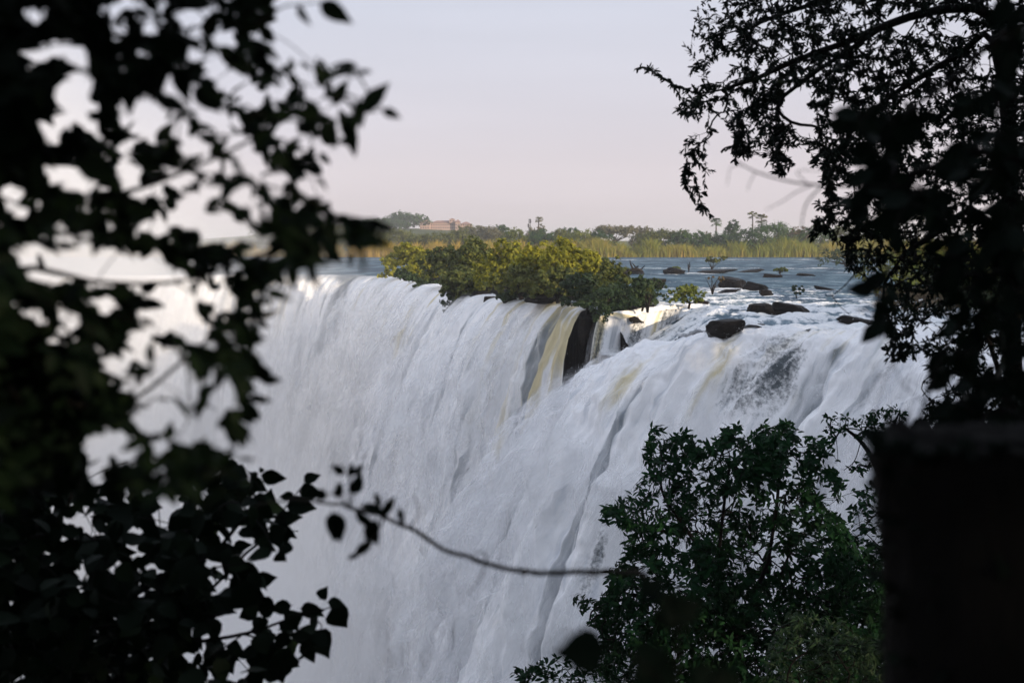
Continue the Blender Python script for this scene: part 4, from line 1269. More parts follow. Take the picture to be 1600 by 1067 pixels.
# ---------------------------------------------------------------- left: the dark branches close to the lens
GAPS_L = [(11,12,6,5),(60,25,18,14),(18,42,6,6),(50,85,18,22),(85,75,18,16),(122,92,18,15),(120,135,28,20),(95,145,12,14),(125,165,25,12),(100,185,18,12),(140,197,18,9),(75,190,10,14),(90,212,25,10),(180,50,14,10),(172,22,12,10),(205,5,20,8),
 (252,12,8,7),(230,40,8,9),(290,25,14,9),(312,35,14,20),(307,83,12,13),(265,130,18,14),(300,150,22,14),(235,180,28,22),(205,170,16,10),(196,182,10,12),(243,210,14,12),(280,200,16,14),(310,185,14,8),(215,203,10,8),(195,230,12,12),(172,210,8,10),(205,280,18,28),
 (95,275,22,18),(125,285,30,14),(150,268,15,8),(75,268,12,10),(300,230,18,12),(275,280,18,14),(310,310,20,12),(255,262,8,8),(240,303,18,7),(20,305,18,14),
 (325,30,18,14),(350,62,14,12),(305,85,10,14),(340,105,14,22),(360,125,16,20),(395,150,22,12),(440,142,16,14),(482,150,12,10),(470,115,14,10),(312,155,12,10),(340,185,25,10),(370,225,22,16),(345,205,10,8),(450,205,12,10),(470,225,10,10),(535,205,10,14),(520,165,25,14),(530,130,14,12),
 (330,260,22,14),(395,255,20,16),(430,290,14,18),(330,300,20,10),(380,310,22,12),(480,290,12,14),(410,335,16,9),
 (40,400,30,18),(85,420,45,25),(140,410,50,30),(190,420,40,25),(240,430,30,30),(265,480,40,35),(290,500,25,25),(15,330,15,15),(40,342,16,9),(95,360,14,9),(70,342,8,8),(157,345,16,14),(130,375,10,10),(240,355,22,14),(275,340,18,10),(300,345,18,12),(215,395,8,6),
 (10,465,12,16),(45,482,14,10),(60,495,12,8),(88,490,12,8),(110,510,14,12),(125,475,10,8),(162,478,16,14),(222,515,10,8),(220,535,16,10),(260,538,12,7),(110,548,8,10),(82,532,8,9),(155,543,12,9),(185,575,18,12),(200,553,16,8),(250,565,25,12),(260,590,30,15),(290,600,25,20),(200,610,14,10),(235,610,20,12),
 (413,392,15,8),(395,372,14,10),(370,360,18,14),(350,345,20,12),(335,370,20,12),(300,335,20,14),(340,430,12,8),(290,435,10,14),(350,470,18,22),(318,460,10,8),(310,500,8,8),(320,525,14,10),(298,520,12,14),(285,460,8,14),(355,420,14,5),(320,590,10,14),(340,610,10,10),(290,615,20,18),(350,620,20,8),
 (150,700,20,25),(180,690,25,14),(230,660,25,12),(250,640,30,12),(330,650,14,18),(310,680,30,10),(200,710,14,12),(150,740,12,18),(165,770,12,10),(350,690,15,10),(250,700,16,9),(290,660,14,10)]
POLY_LU = [(-140,-140),(430,-140),(440,5),(425,45),(395,85),(412,100),(450,95),(520,92),(558,100),(556,130),(566,180),(555,232),(515,240),(492,262),(505,320),(540,340),(612,350),(603,372),(556,398),(500,410),(470,415),(425,445),(400,490),(416,515),(398,545),(412,590),(380,640),(378,690),(350,745),(320,770),(-140,770)]
def left_branch():
    rng = np.random.default_rng(101)
    base = np.array((-1.35, 2.0, 4.2))
    root = tag(empty("leafy_tree", base), "out of focus dark broad-leaved branches filling the upper left edge", "tree")
    solid = lambda x, y: np.clip(np.interp(x, [-140, 60, 180, 330, 480, 620], [1, 1, .72, .62, .6, .5]) + .2 * perlin(x * .02, y * .02, 5.0), .06, 1)
    q = sample_poly(rng, POLY_LU, 9500, GAPS_L, solid)
    n = len(q)
    d = 2.35 + .55 * perlin(q[:, 0] * .006, q[:, 1] * .006, 2.0) + rng.normal(size=n) * .16
    pos = P_arr(q, d)
    L = rng.uniform(26, 54, n) * np.interp(q[:, 0], [-140, 120, 420], [1.3, 1.0, .78]) / FPX * 2.35
    # wood: a few of the points, joined
    sub = rng.choice(n, 260, replace=False)
    tr = [(0, [P(-160, 900, 2.3), P(-120, 500, 2.4), P(-90, 150, 2.5), P(-60, -160, 2.6)]),
          (2, [P(60, 330, 2.4), P(200, 300, 2.4), P(330, 250, 2.35), P(430, 190, 2.3), P(520, 150, 2.3)]),
          (2, [P(20, 420, 2.4), P(150, 440, 2.4), P(280, 440, 2.4), P(400, 400, 2.4), P(480, 368, 2.35), P(550, 345, 2.3)]),
          (3, [P(80, 60, 2.5), P(220, 60, 2.4), P(330, 40, 2.4), P(400, 40, 2.4)]),
          (1, [P(40, 640, 2.3), P(180, 640, 2.4), P(290, 560, 2.4), P(360, 500, 2.4)])]
    X, PR, n0 = skeleton(base, pos[sub], tr)
    wood(root, X, PR, .0009, .016, M_BLACKBARK, 12, rng=rng)
    # leaves hang and point away from the wood
    kn = np.array([int(np.argmin(np.linalg.norm(X - p_, axis=1))) for p_ in pos])
    out = pos - X[np.where(PR[kn] >= 0, PR[kn], 0)]
    out /= np.linalg.norm(out, axis=1)[:, None] + 1e-6
    fwd = out * .5 + rng.normal(size=(n, 3)) * np.array((.65, .35, .6)) + np.array((.35, 0, -.25))
    up = rng.normal(size=(n, 3)) * .55 + np.array((0, -.75, .55))
    f_, s_, u_ = frames(fwd, up)
    # keep tips out of the holes through which the sky shows
    tip = pos + f_ * L[:, None]; mid = pos + f_ * L[:, None] * .5
    keep = np.ones(n, bool)
    for pp in (tip, mid, mid + s_ * L[:, None] * .26, mid - s_ * L[:, None] * .26):
        x, y, _ = project(pp); keep &= ~in_ell(x, y, np.array(GAPS_L) * np.array((1, 1, .82, .82)))
    x, y, _ = project(tip); keep &= inside_poly(x, y, np.array(POLY_LU) * 1.0) | (rng.random(n) < .25)
    pos, fwd, up, L = pos[keep], fwd[keep], up[keep], L[keep]
    # single leaves that stand out against the sky and the water: x, y of the stalk end, direction in the picture, length px
    H = [(466,8,70,38,2.2),(500,4,28,62,2.2),(567,176,-42,64,2.25),(598,172,30,34,2.25),(372,42,-8,62,2.3),(352,18,-30,50,2.3),(322,60,-70,48,2.3),(385,62,20,60,2.3),(345,72,50,62,2.3),(398,75,60,52,2.3),
         (535,98,12,24,2.3),(548,185,80,60,2.3),(530,170,60,60,2.3),(505,190,70,48,2.3),(520,165,-70,50,2.3),(548,340,85,62,2.3),(572,345,25,40,2.3),(590,352,10,30,2.3),(520,358,150,60,2.3),(500,372,120,56,2.3),(470,385,60,48,2.3),
         (160,90,60,70,2.1),(205,110,100,72,2.1),(150,320,80,74,2.1),(165,340,120,66,2.1),(60,395,85,34,2.6),(220,455,-35,34,2.6),(222,473,8,38,2.6),(186,440,50,36,2.5),(390,480,30,34,2.6),(400,498,35,26,2.6),(375,575,15,50,2.4),(360,590,30,46,2.4),(335,560,170,50,2.4),
         (375,640,60,34,2.4),(360,665,70,36,2.4),(120,250,30,80,2.1),(200,235,20,70,2.1),(275,105,70,64,2.2),(305,135,50,60,2.2),(60,240,90,80,2.1),(30,140,80,76,2.1),(250,80,100,66,2.2)]
    H = np.array(H, float); hp = P_arr(H[:, :2], H[:, 4]); a = np.radians(H[:, 2])
    hf = np.cos(a)[:, None] * RGT - np.sin(a)[:, None] * UPV + rng.normal(size=(len(H), 3)) * .12
    hu = -FWD + rng.normal(size=(len(H), 3)) * .28
    pos = np.concatenate([hp, pos]); fwd = np.concatenate([hf, fwd]); up = np.concatenate([hu, up]); L = np.concatenate([H[:, 3] / FPX * H[:, 4], L])
    pick = np.concatenate([np.full(len(H), 9.0), np.ones(len(pos) - len(H))])
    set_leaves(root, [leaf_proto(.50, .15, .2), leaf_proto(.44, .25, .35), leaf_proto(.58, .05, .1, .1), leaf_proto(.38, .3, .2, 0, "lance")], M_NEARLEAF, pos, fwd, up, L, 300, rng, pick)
    # fine stalks of the outer leaves
    st = []
    b0 = np.array(root.location)
    for pts in ([(520,150),(545,160),(566,176),(598,172)], [(400,40),(440,12),(466,8),(500,4)], [(550,345),(575,343),(592,350),(606,366)], [(555,110),(580,150),(600,172)]):
        q = np.array([P(x, y, 2.28) for x, y in pts]) - b0
        st.append(tube(catmull(q, 10), np.linspace(.0022, .0010, 10), 4))
    v, f = join_geo(st); link("stalk", mesh_np("stalk", v, f, M_BLACKBARK), root)["kind"] = "stuff"
left_branch()

POLY_LL = [(-140,690),(20,700),(130,735),(200,770),(250,772),(330,758),(352,728),(372,722),(400,748),(440,772),(440,800),(470,830),(452,852),(440,878),(408,850),(392,868),(400,890),(390,912),(420,940),(400,962),(440,958),(480,945),(515,960),(520,985),(500,1012),(470,1045),(420,1060),(395,1120),(-140,1180)]
GAPS_LL = [(250,803,20,12),(205,828,14,10),(120,815,10,8),(160,772,12,10),(360,842,13,9),(402,872,12,8),(352,912,8,8),(382,966,20,14),(365,990,26,10),(295,995,9,5),(345,1005,7,7),(362,1042,9,12),(222,866,10,5),(30,905,8,4),(50,955,8,5),(100,812,6,6),(230,845,8,5),(262,985,6,4),(425,890,8,6),(330,880,6,4),(308,925,5,3),(345,975,8,6),(300,770,10,10)]
def left_shrub():
    rng = np.random.default_rng(202)
    GAPS_LL.extend([(rng.uniform(10, 400), rng.uniform(770, 1060), rng.uniform(3, 9), rng.uniform(3, 8)) for _ in range(70)])
    base = np.array((-2.2, 6.2, float(near_z(-2.2, 6.2)) - .1))
    root = tag(empty("leafy_shrub", base), "dark rounded-leaf shrub in the lower left corner, sharper than the branches above it", "shrub")
    dens = lambda x, y: np.clip(np.interp(x, [-140, 250, 420, 520], [1, .9, .6, .5]), .1, 1)
    q = sample_poly(rng, POLY_LL, 2000, GAPS_LL, dens); n = len(q)
    d = 5.9 + .8 * perlin(q[:, 0] * .006, q[:, 1] * .006, 8.0) + rng.normal(size=n) * .35
    pos = P_arr(q, d)
    L = rng.uniform(26, 46, n) / FPX * 6.0
    sub = rng.choice(n, 320, replace=False)
    tr = [(0, [P(60, 1150, 6.2), P(140, 980, 6.2), P(260, 900, 6.1), P(340, 860, 6.0), P(385, 800, 6.0), P(412, 762, 6.0)]), (2, [P(280, 960, 6.1), P(400, 850, 6.0), P(440, 800, 5.9), P(478, 752, 5.9)]),
          (1, [P(250, 1010, 6.1), P(380, 990, 6.0), P(470, 960, 5.9), P(520, 948, 5.9)]), (1, [P(60, 860, 6.2), P(120, 760, 6.3), P(200, 720, 6.4)])]
    X, PR, n0 = skeleton(base, pos[sub], tr)
    wood(root, X, PR, .0022, .04, M_BLACKBARK, 10, rng=rng, trunk_name="stem")
    fwd = rng.normal(size=(n, 3)) * np.array((.7, .4, .5)) + np.array((.45, 0, -.25))
    up = rng.normal(size=(n, 3)) * .5 + np.array((0, -.7, .7))
    f_, s_, u_ = frames(fwd, up)
    keep = np.ones(n, bool)
    for k in (.5, 1.0):
        x, y, _ = project(pos + f_ * L[:, None] * k); keep &= ~in_ell(x, y, np.array(GAPS_LL) * np.array((1, 1, .9, .9)))
    x, y, _ = project(pos + f_ * L[:, None]); keep &= inside_poly(x, y, np.array(POLY_LL, float)) | (rng.random(n) < .15)
    pos, fwd, up, L = pos[keep], fwd[keep], up[keep], L[keep]
    H = [(408,742,25,40),(402,745,200,14),(410,738,-110,10),(420,738,-30,10),(475,752,-10,28),(468,768,10,36),(460,775,-170,24),(448,790,20,46),(432,815,80,56),(440,818,40,34),(392,790,30,44),(365,775,20,30),(378,752,190,36),(340,770,10,36),(330,755,200,36),(352,728,0,28),
         (512,940,10,30),(518,950,55,44),(490,985,45,50),(470,950,20,36),(455,945,170,34),(500,935,-60,24),(430,952,190,40),(445,985,110,36),(475,1000,80,40),(400,905,10,34),(372,890,15,46),(360,905,30,60),(405,950,160,40),(400,938,10,26),(430,1030,70,44),(395,1045,80,40)]
    H = np.array(H, float); hd = np.full(len(H), 5.9); hp = P_arr(H[:, :2], hd); a = np.radians(H[:, 2])
    hf = np.cos(a)[:, None] * RGT - np.sin(a)[:, None] * UPV + rng.normal(size=(len(H), 3)) * .15
    hu = -FWD + rng.normal(size=(len(H), 3)) * .30
    pos = np.concatenate([hp, pos]); fwd = np.concatenate([hf, fwd]); up = np.concatenate([hu, up]); L = np.concatenate([H[:, 3] / FPX * 5.9, L])
    pick = np.concatenate([np.full(len(H), 9.0), np.ones(len(pos) - len(H))])
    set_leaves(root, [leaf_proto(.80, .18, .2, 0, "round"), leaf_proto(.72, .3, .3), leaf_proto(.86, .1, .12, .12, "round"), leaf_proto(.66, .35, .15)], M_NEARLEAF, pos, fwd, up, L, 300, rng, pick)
left_shrub()

# ---------------------------------------------------------------- the bare vine with a few leaves that crosses the white water
def vine():
    rng = np.random.default_rng(33); D = 2.9
    base = P(1010, 900, D)
    root = tag(empty("vine", base), "thin blurred vine with one cluster of leaves crossing the white water", "vine")
    line = [(1010, 900), (955, 893), (880, 895), (820, 893), (750, 878), (690, 855), (630, 820), (590, 806), (545, 792), (512, 785), (440, 782), (400, 790)]
    q = np.array([P(x, y, D + .002 * (955 - x) * .3) for x, y in line]) - base
    q = catmull(q, 34); q[:, 2] += .0035 * perlin(np.arange(34) * .9, 1.5, 2.0); q[1:-1:4, 2] += .003
    v, f = tube(catmull(q, 90), np.interp(np.linspace(0, 1, 90), [0, .5, 1], [.0060, .0048, .0024]) * (1 + .16 * (np.arange(90) % 11 == 0)), 7); link("stem", mesh_np("stem", v, f, M_DARKBARK), root)
    for pts, r in (([(758, 880), (760, 868), (748, 861), (738, 866)], .002), ([(757, 882), (752, 900), (740, 918), (731, 928)], .0018), ([(640, 822), (654, 805), (652, 785), (644, 772)], .0018), ([(600, 808), (604, 795), (618, 778)], .0022),
                   ([(546, 790), (545, 770), (547, 748)], .0022), ([(600, 808), (590, 830), (575, 850), (562, 868)], .0025), ([(545, 792), (530, 775), (512, 770)], .002), ([(548, 792), (552, 775), (556, 762)], .002)):
        p = np.array([P(x, y, D) for x, y in pts]) - base
        v, f = tube(catmull(p, 10), np.linspace(r, r * .6, 10), 5); link("tendril", mesh_np("tendril", v, f, M_DARKBARK), root)
    for x, y, w, h in ((628, 814, 5, 7), (818, 895, 5, 6), (945, 893, 5, 5), (757, 879, 4, 4)):
        o = link("bud", rock_mesh("bud", (w / FPX * D, w / FPX * D, h / FPX * D), int(x), M_DARKBARK, 2), root); o.location = P(x, y, D) - base
    L = [(545, 748, -80, 26), (538, 740, -150, 24), (550, 742, -30, 24), (546, 752, 60, 20), (512, 776, -165, 30), (526, 778, -75, 26), (533, 776, -110, 22), (550, 772, -70, 38), (562, 790, 8, 46), (526, 800, 105, 52), (520, 800, 80, 50),
         (555, 798, 52, 38), (598, 806, -70, 34), (594, 792, -110, 24), (588, 812, 110, 40), (578, 818, 75, 36), (582, 846, 135, 36), (562, 862, 150, 24), (628, 812, -100, 20)]
    H = np.array(L, float); p = P_arr(H[:, :2], np.full(len(H), D)); a = np.radians(H[:, 2])
    fw = np.cos(a)[:, None] * RGT - np.sin(a)[:, None] * UPV + rng.normal(size=(len(H), 3)) * .12
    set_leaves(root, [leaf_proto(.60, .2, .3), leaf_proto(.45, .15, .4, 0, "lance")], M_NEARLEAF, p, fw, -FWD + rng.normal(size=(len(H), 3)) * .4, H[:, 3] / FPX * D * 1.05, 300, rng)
vine()

# ---------------------------------------------------------------- the hanging tree on the right
TR = lambda L, d: [P(x, y, d + dd) for x, y, dd in L]
POLY_RU = [(1072,-60),(1090,10),(1078,40),(1068,66),(1080,85),(1074,110),(1092,118),(1076,135),(1058,172),(1075,190),(1110,196),(1130,185),(1148,200),(1142,240),(1165,245),(1190,232),(1200,268),(1222,272),(1232,235),(1252,222),(1240,205),(1216,180),(1232,140),(1260,130),(1270,170),(1262,210),(1258,245),(1280,262),(1290,290),(1286,330),(1270,345),(1290,375),(1312,400),(1330,430),(1345,400),(1372,440),(1392,470),(1400,520),(1372,530),(1392,560),(1440,560),(1470,600),(1440,650),(1460,690),(1700,700),(1700,-60)]
SPRAYS = [[(1112,190),(1104,230),(1096,270),(1090,310),(1100,335)],[(1085,215),(1080,255),(1073,300)],[(1150,200),(1160,225),(1148,250)],[(1210,180),(1218,240),(1225,268)],[(1296,260),(1290,330),(1282,370)],[(1392,480),(1385,505),(1410,540),(1400,560)],[(1340,330),(1330,380),(1340,420)]]
GAPS_R = [(1415,40,22,16),(1398,26,14,8),(1495,42,18,15),(1525,20,18,7),(1540,62,10,10),(1390,74,10,6),(1130,108,13,8),(1120,162,10,7),(1170,158,8,8),(1310,172,16,18),(1325,188,12,10),(1540,100,9,8),(1545,95,8,8),(1150,118,9,6),(1185,40,8,5),(1240,20,9,6),(1230,90,8,6),(1250,45,8,6),(1205,62,7,5),
          (1350,120,7,6),(1300,105,8,5),(1440,200,9,6),(1475,200,8,5),(1430,235,9,8),(1485,225,9,7),(1500,250,11,9),(1330,265,8,7),(1545,235,9,7),(1458,250,8,5),(1320,298,9,7),(1450,300,8,6),(1490,290,8,6),(1455,345,9,6),(1420,345,7,5),(1440,385,8,6),(1400,395,9,7),(1480,395,8,6),(1420,430,9,6),(1475,440,8,6),(1430,470,10,7),(1500,300,8,6),(1520,130,8,6),(1462,115,8,6),(1405,140,8,6),(1372,45,7,5),(1345,35,7,5),(1450,520,10,8),(1430,600,10,9),(1480,560,9,7),(1500,480,8,5),(1470,620,8,6)]
def right_tree():
    rng = np.random.default_rng(303); D = 10.5
    base = np.array(P(1606, 1250, 10.2)); base[2] = float(near_z(base[0], base[1])) - .1
    root = tag(empty("hanging_tree", base), "tall dark fine-leaved tree at the right edge with drooping twigs against the sky", "tree")
    dens = lambda x, y: np.clip(np.interp(x, [1060, 1150, 1300, 1450, 1700], [.5, .65, .95, 1, 1]) * np.interp(y, [-60, 250, 460, 560, 700], [1, 1, .85, .7, .6]) + .45 * perlin(x * .018, y * .018, 4.4), .03, 1)
    q = sample_poly(rng, POLY_RU, 5200, GAPS_R, dens)
    # broken boundary: sprays that hang from the edge
    sp = []
    for s in SPRAYS:
        c = catmull(np.array(s, float), 26); sp.append(c + rng.normal(size=c.shape) * np.array((7, 4)))
    tw = catmull(np.array([(1000, 104), (1022, 112), (1050, 130), (1085, 142)], float), 14)
    sp.append(tw + rng.normal(size=tw.shape) * 2.0)
    q = np.concatenate([q] + sp); n = len(q)
    d = D + 1.0 * perlin(q[:, 0] * .005, q[:, 1] * .005, 6.0) + rng.normal(size=n) * .5
    d[len(q) - sum(len(s) for s in sp):] = D + rng.normal(size=sum(len(s) for s in sp)) * .1
    pos = P_arr(q, d)
    tr = [(0, TR([(1600, 1000, 0), (1588, 700, 0), (1580, 450, 0), (1578, 250, 0), (1572, 60, 0), (1570, -120, 0)], D)),
          (5, TR([(1520, 12, 0), (1440, 22, -.1), (1385, 40, -.2), (1325, 66, -.2), (1270, 84, -.2), (1215, 108, -.2), (1175, 126, -.2), (1130, 140, -.1), (1092, 146, 0), (1050, 132, 0), (1015, 110, 0)], D)),
          (5, TR([(1480, -30, .1), (1380, -20, .2), (1260, 10, .2), (1180, 40, .2), (1110, 60, .1)], D)),
          (4, TR([(1550, 62, .2), (1500, 85, .3), (1440, 120, .3), (1380, 160, .3), (1320, 220, .2), (1295, 290, .1)], D)),
          (3, TR([(1530, 330, -.2), (1470, 360, -.2), (1410, 400, -.2), (1380, 450, -.1), (1390, 500, 0)], D)),
          (2, TR([(1540, 520, -.1), (1490, 560, -.1), (1440, 600, 0)], D)),
          (9, TR([(1225, 150, -.3), (1235, 190, -.3)], D))]
    X, PR, n0 = skeleton(base, pos, tr, .15)
    tips, rad = wood(root, X, PR, .0017, .078, M_BLACKBARK, 22, rng=rng)
    # four to eight narrow leaves along every outer twig
    idx = np.arange(n0, len(X)); idx = idx[tips[idx] <= 12]
    a, b = X[PR[idx]], X[idx]
    dr = b - a; ln = np.linalg.norm(dr, axis=1); dr /= ln[:, None] + 1e-6
    m = 12
    t = rng.uniform(.0, 1.08, (len(idx), m))
    p = b[:, None] - dr[:, None] * (np.minimum(ln, .55)[:, None] * (1 - t))[..., None]
    f = dr[:, None] * .8 + rng.normal(size=p.shape) * .45 + np.array((0, 0, -.35))
    up = rng.normal(size=p.shape) + np.array((0, -.6, .5))
    p, f, up = p.reshape(-1, 3), f.reshape(-1, 3), up.reshape(-1, 3)
    L = rng.uniform(7.5, 13, len(p)) / FPX * D
    x, y, _ = project(p); keep = ~in_ell(x, y, np.array(GAPS_R) * np.array((1, 1, .9, .9)))
    pick = np.where(x < 1330, 2.0, 1.0)[keep] * rng.uniform(.6, 1, keep.sum())
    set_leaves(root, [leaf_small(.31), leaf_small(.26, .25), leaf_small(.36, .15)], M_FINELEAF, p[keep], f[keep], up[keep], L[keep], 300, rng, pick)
right_tree()

def near_creeper():
    """the soft dark leaf bunches in front of the hanging tree"""
    rng = np.random.default_rng(404); D = 3.1
    base = np.array(P(1760, 900, 3.0)); base[2] = float(near_z(base[0], base[1]))
    root = tag(empty("creeper", base), "blurred black leaf bunches hanging in front of the fine-leaved tree", "creeper")
    B = [(1345,178,20,10,8),(1392,190,34,22,20),(1428,182,22,14,8),(1372,250,26,22,12),(1398,285,34,26,22),(1420,305,26,24,12),(1408,340,16,20,8),(1375,220,20,12,7),(1512,150,26,14,9),(1560,150,20,20,9),(1520,235,24,22,11),(1540,275,30,30,20),(1500,260,16,20,8),(1470,330,20,24,10),(1450,300,14,18,6),
         (1378,440,12,16,3),(1374,480,10,20,4),(1382,500,10,16,3),(1352,300,10,14,4),(1568,350,30,50,22),(1590,440,28,60,26),(1560,540,36,60,26),(1515,470,26,30,14),(1590,620,40,60,28),(1500,610,24,34,14),(1545,400,26,30,12),(1580,220,24,40,16),(1590,60,24,60,20),(1480,400,18,26,9),(1500,540,20,26,9),(1540,640,40,30,18),(1478,655,30,22,14),(1530,668,30,18,12),(1585,664,26,22,12),(1345,322,8,14,4)]
    q = np.concatenate([rng.normal(size=(n, 2)) * np.array((rx, ry)) * .62 + np.array((x, y)) for x, y, rx, ry, n in B]); n = len(q)
    d = D + .5 * perlin(q[:, 0] * .01, q[:, 1] * .01, 3) + rng.normal(size=n) * .12
    pos = P_arr(q, d)
    tr = [(0, [P(1720, 700, 3.1), P(1690, 350, 3.1), P(1660, 20, 3.2), P(1640, -120, 3.2)]), (3, [P(1560, 60, 3.2), P(1480, 130, 3.2), P(1420, 170, 3.1)]), (2, [P(1560, 240, 3.1), P(1460, 260, 3.1), P(1400, 280, 3.1)]), (1, [P(1600, 420, 3.1), P(1480, 430, 3.1), P(1400, 440, 3.1)])]
    X, PR, n0 = skeleton(base, pos, tr)
    wood(root, X, PR, .0012, .02, M_BLACKBARK, 8, rng=rng, trunk_name="stem")
    fwd = rng.normal(size=(n, 3)) * np.array((.6, .3, .5)) + np.array((-.15, 0, -.6))
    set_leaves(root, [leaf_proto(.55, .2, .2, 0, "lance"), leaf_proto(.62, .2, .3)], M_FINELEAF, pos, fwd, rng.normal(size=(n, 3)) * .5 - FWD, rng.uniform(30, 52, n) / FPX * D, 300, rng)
near_creeper()

def bare_twigs():
    D = 3.0
    base = P(1420, 292, D)
    root = tag(empty("bare_branch", base), "thin leafless blurred branch in the gap of sky left of the hanging tree", "branch")
    for nm, pts, r0, r1 in (("stem", [(1420, 292), (1345, 292), (1300, 290), (1245, 286), (1190, 272), (1160, 258), (1146, 248)], .0034, .0012), ("twig", [(1275, 288), (1245, 300), (1222, 315), (1196, 328)], .0016, .0007), ("twig", [(1285, 290), (1262, 315), (1254, 340), (1252, 372)], .0022, .0010),
                            ("twig", [(1262, 287), (1245, 270), (1258, 266), (1285, 268)], .0013, .0006), ("twig", [(1180, 270), (1172, 285), (1168, 298)], .0011, .0006), ("twig", [(1160, 258), (1142, 262), (1136, 290)], .0011, .0006), ("twig", [(1303, 290), (1302, 310), (1304, 325)], .0016, .0008)):
        q = np.array([P(x, y, D) for x, y in pts]) - base
        v, f = tube(catmull(q, 24), np.linspace(r0, r1, 24), 6); link(nm, mesh_np(nm, v, f, M_BLACKBARK), root)
bare_twigs()
def lower_twigs():
    D = 2.6
    base = P(1434, 690, D)
    root = tag(empty("bare_branch", base), "blurred bare twigs standing up beside the top of the black stump", "branch")
    for nm, pts, r0, r1 in (("stem", [(1434, 690), (1440, 650), (1452, 610), (1470, 560), (1500, 500)], .0042, .0016), ("twig", [(1446, 630), (1410, 600), (1398, 560), (1404, 545)], .0012, .0007), ("twig", [(1398, 565), (1380, 600), (1366, 640)], .0014, .0007), ("twig", [(1402, 556), (1365, 600), (1340, 636)], .0012, .0006),
                            ("twig", [(1385, 590), (1372, 585), (1366, 610)], .0009, .0005)):
        q = np.array([P(x, y, D) for x, y in pts]) - base
        v, f = tube(catmull(q, 20), np.linspace(r0, r1, 20), 6); link(nm, mesh_np(nm, v, f, M_BLACKBARK), root)
lower_twigs()
def hooked_twig():
    D = 7.5; base = P(1368, 372, D)
    root = tag(empty("hanging_twig", base), "thin hooked twig hanging over the right-hand rapids", "twig")
    for nm, pts, r in (("stem", [(1368, 372), (1350, 412), (1334, 430), (1318, 448), (1300, 462)], .0045), ("twig", [(1300, 461), (1292, 463), (1290, 460)], .003), ("twig", [(1300, 462), (1312, 478), (1328, 492)], .0028), ("twig", [(1306, 470), (1303, 480)], .002)):
        q = np.array([P(x, y, D) for x, y in pts]) - base
        v, f = tube(catmull(q, 14), np.linspace(r, r * .6, 14), 5); link(nm, mesh_np(nm, v, f, M_BLACKBARK), root)
hooked_twig()

# ---------------------------------------------------------------- the trees on the slope below
def rosette_tree(name, label, cat, base, polys, D, n, gaps, leafL, protos, mat, seed, per=7, dj=1.0, r_base=.09, dens=None, trunks=(), n_limbs=14, single=300, droop=-.1, tip_max=5):
    rng = np.random.default_rng(seed)
    root = tag(empty(name, base), label, cat)
    q = np.concatenate([sample_poly(rng, pl, k, gaps, dens) for pl, k in zip(polys, n)])
    d = D + dj * perlin(q[:, 0] * .008, q[:, 1] * .008, seed * .37) * 1.6 + rng.normal(size=len(q)) * dj * .45
    pos = P_arr(q, d)
    X, PR, n0 = skeleton(base, pos, trunks, .3)
    tips, rad = wood(root, X, PR, .0035, r_base, M_BLACKBARK, n_limbs, rng=rng)
    idx = np.arange(n0, len(X)); idx = idx[tips[idx] <= tip_max]
    dr = X[idx] - X[PR[idx]]; dr /= np.linalg.norm(dr, axis=1)[:, None] + 1e-6
    dr = dr + np.array((0, 0, .5)); dr /= np.linalg.norm(dr, axis=1)[:, None]
    rnd = rng.normal(size=(len(idx), per, 3))
    out = rnd - dr[:, None] * (rnd * dr[:, None]).sum(-1, keepdims=True); out /= np.linalg.norm(out, axis=-1, keepdims=True) + 1e-6
    f = out * .9 + dr[:, None] * rng.uniform(.1, .6, (len(idx), per, 1)) + np.array((0, 0, droop))
    L = rng.uniform(.7, 1.2, (len(idx), per)) * leafL
    p = X[idx][:, None] + rng.normal(size=f.shape) * leafL * .25
    up = dr[:, None] + rng.normal(size=f.shape) * .35
    set_leaves(root, protos, mat, p.reshape(-1, 3), f.reshape(-1, 3), up.reshape(-1, 3), L.reshape(-1), single, rng, rng.uniform(.6, 1, L.size))
    return root

C1 = [(1012,678),(1030,668),(1042,672),(1046,690),(1070,680),(1082,684),(1090,700),(1110,704),(1122,690),(1132,672),(1150,668),(1162,690),(1190,664),(1212,672),(1230,656),(1244,664),(1252,690),(1272,684),(1290,690),(1292,720),(1318,760),(1306,800),(1330,840),(1390,860),(1390,1090),(940,1090),(935,1040),(945,1000),(925,975),(905,945),(893,930),(905,925),(930,945),(950,930),(952,905),(960,885),(985,872),(978,850),(990,835),(975,820),(945,812),(942,795),(965,790),(985,775),(990,755),(1010,750),(1020,735),(1006,720),(1008,700)]
GAPS_C = [(1030,788,17,10),(1168,776,8,22),(1048,842,22,7),(1068,860,12,6),(1078,885,10,6),(1060,905,14,8),(1090,740,8,10),(1180,800,7,12),(1286,770,10,12),(1300,790,10,16),(1275,740,8,8),(1130,820,6,6),(1195,745,5,10),(1252,745,5,6),(1035,870,8,8),(1005,895,8,6),(1180,880,6,5),(1050,940,8,5),(1115,1012,8,6),(1125,1030,6,10),(1190,1020,5,6),(1010,1060,6,5),(1255,715,6,6),(1110,720,7,8),(1150,706,6,8)]
b1 = np.array(P(1180, 1290, 19.5)); b1[2] = float(near_z(b1[0], b1[1])) - .2
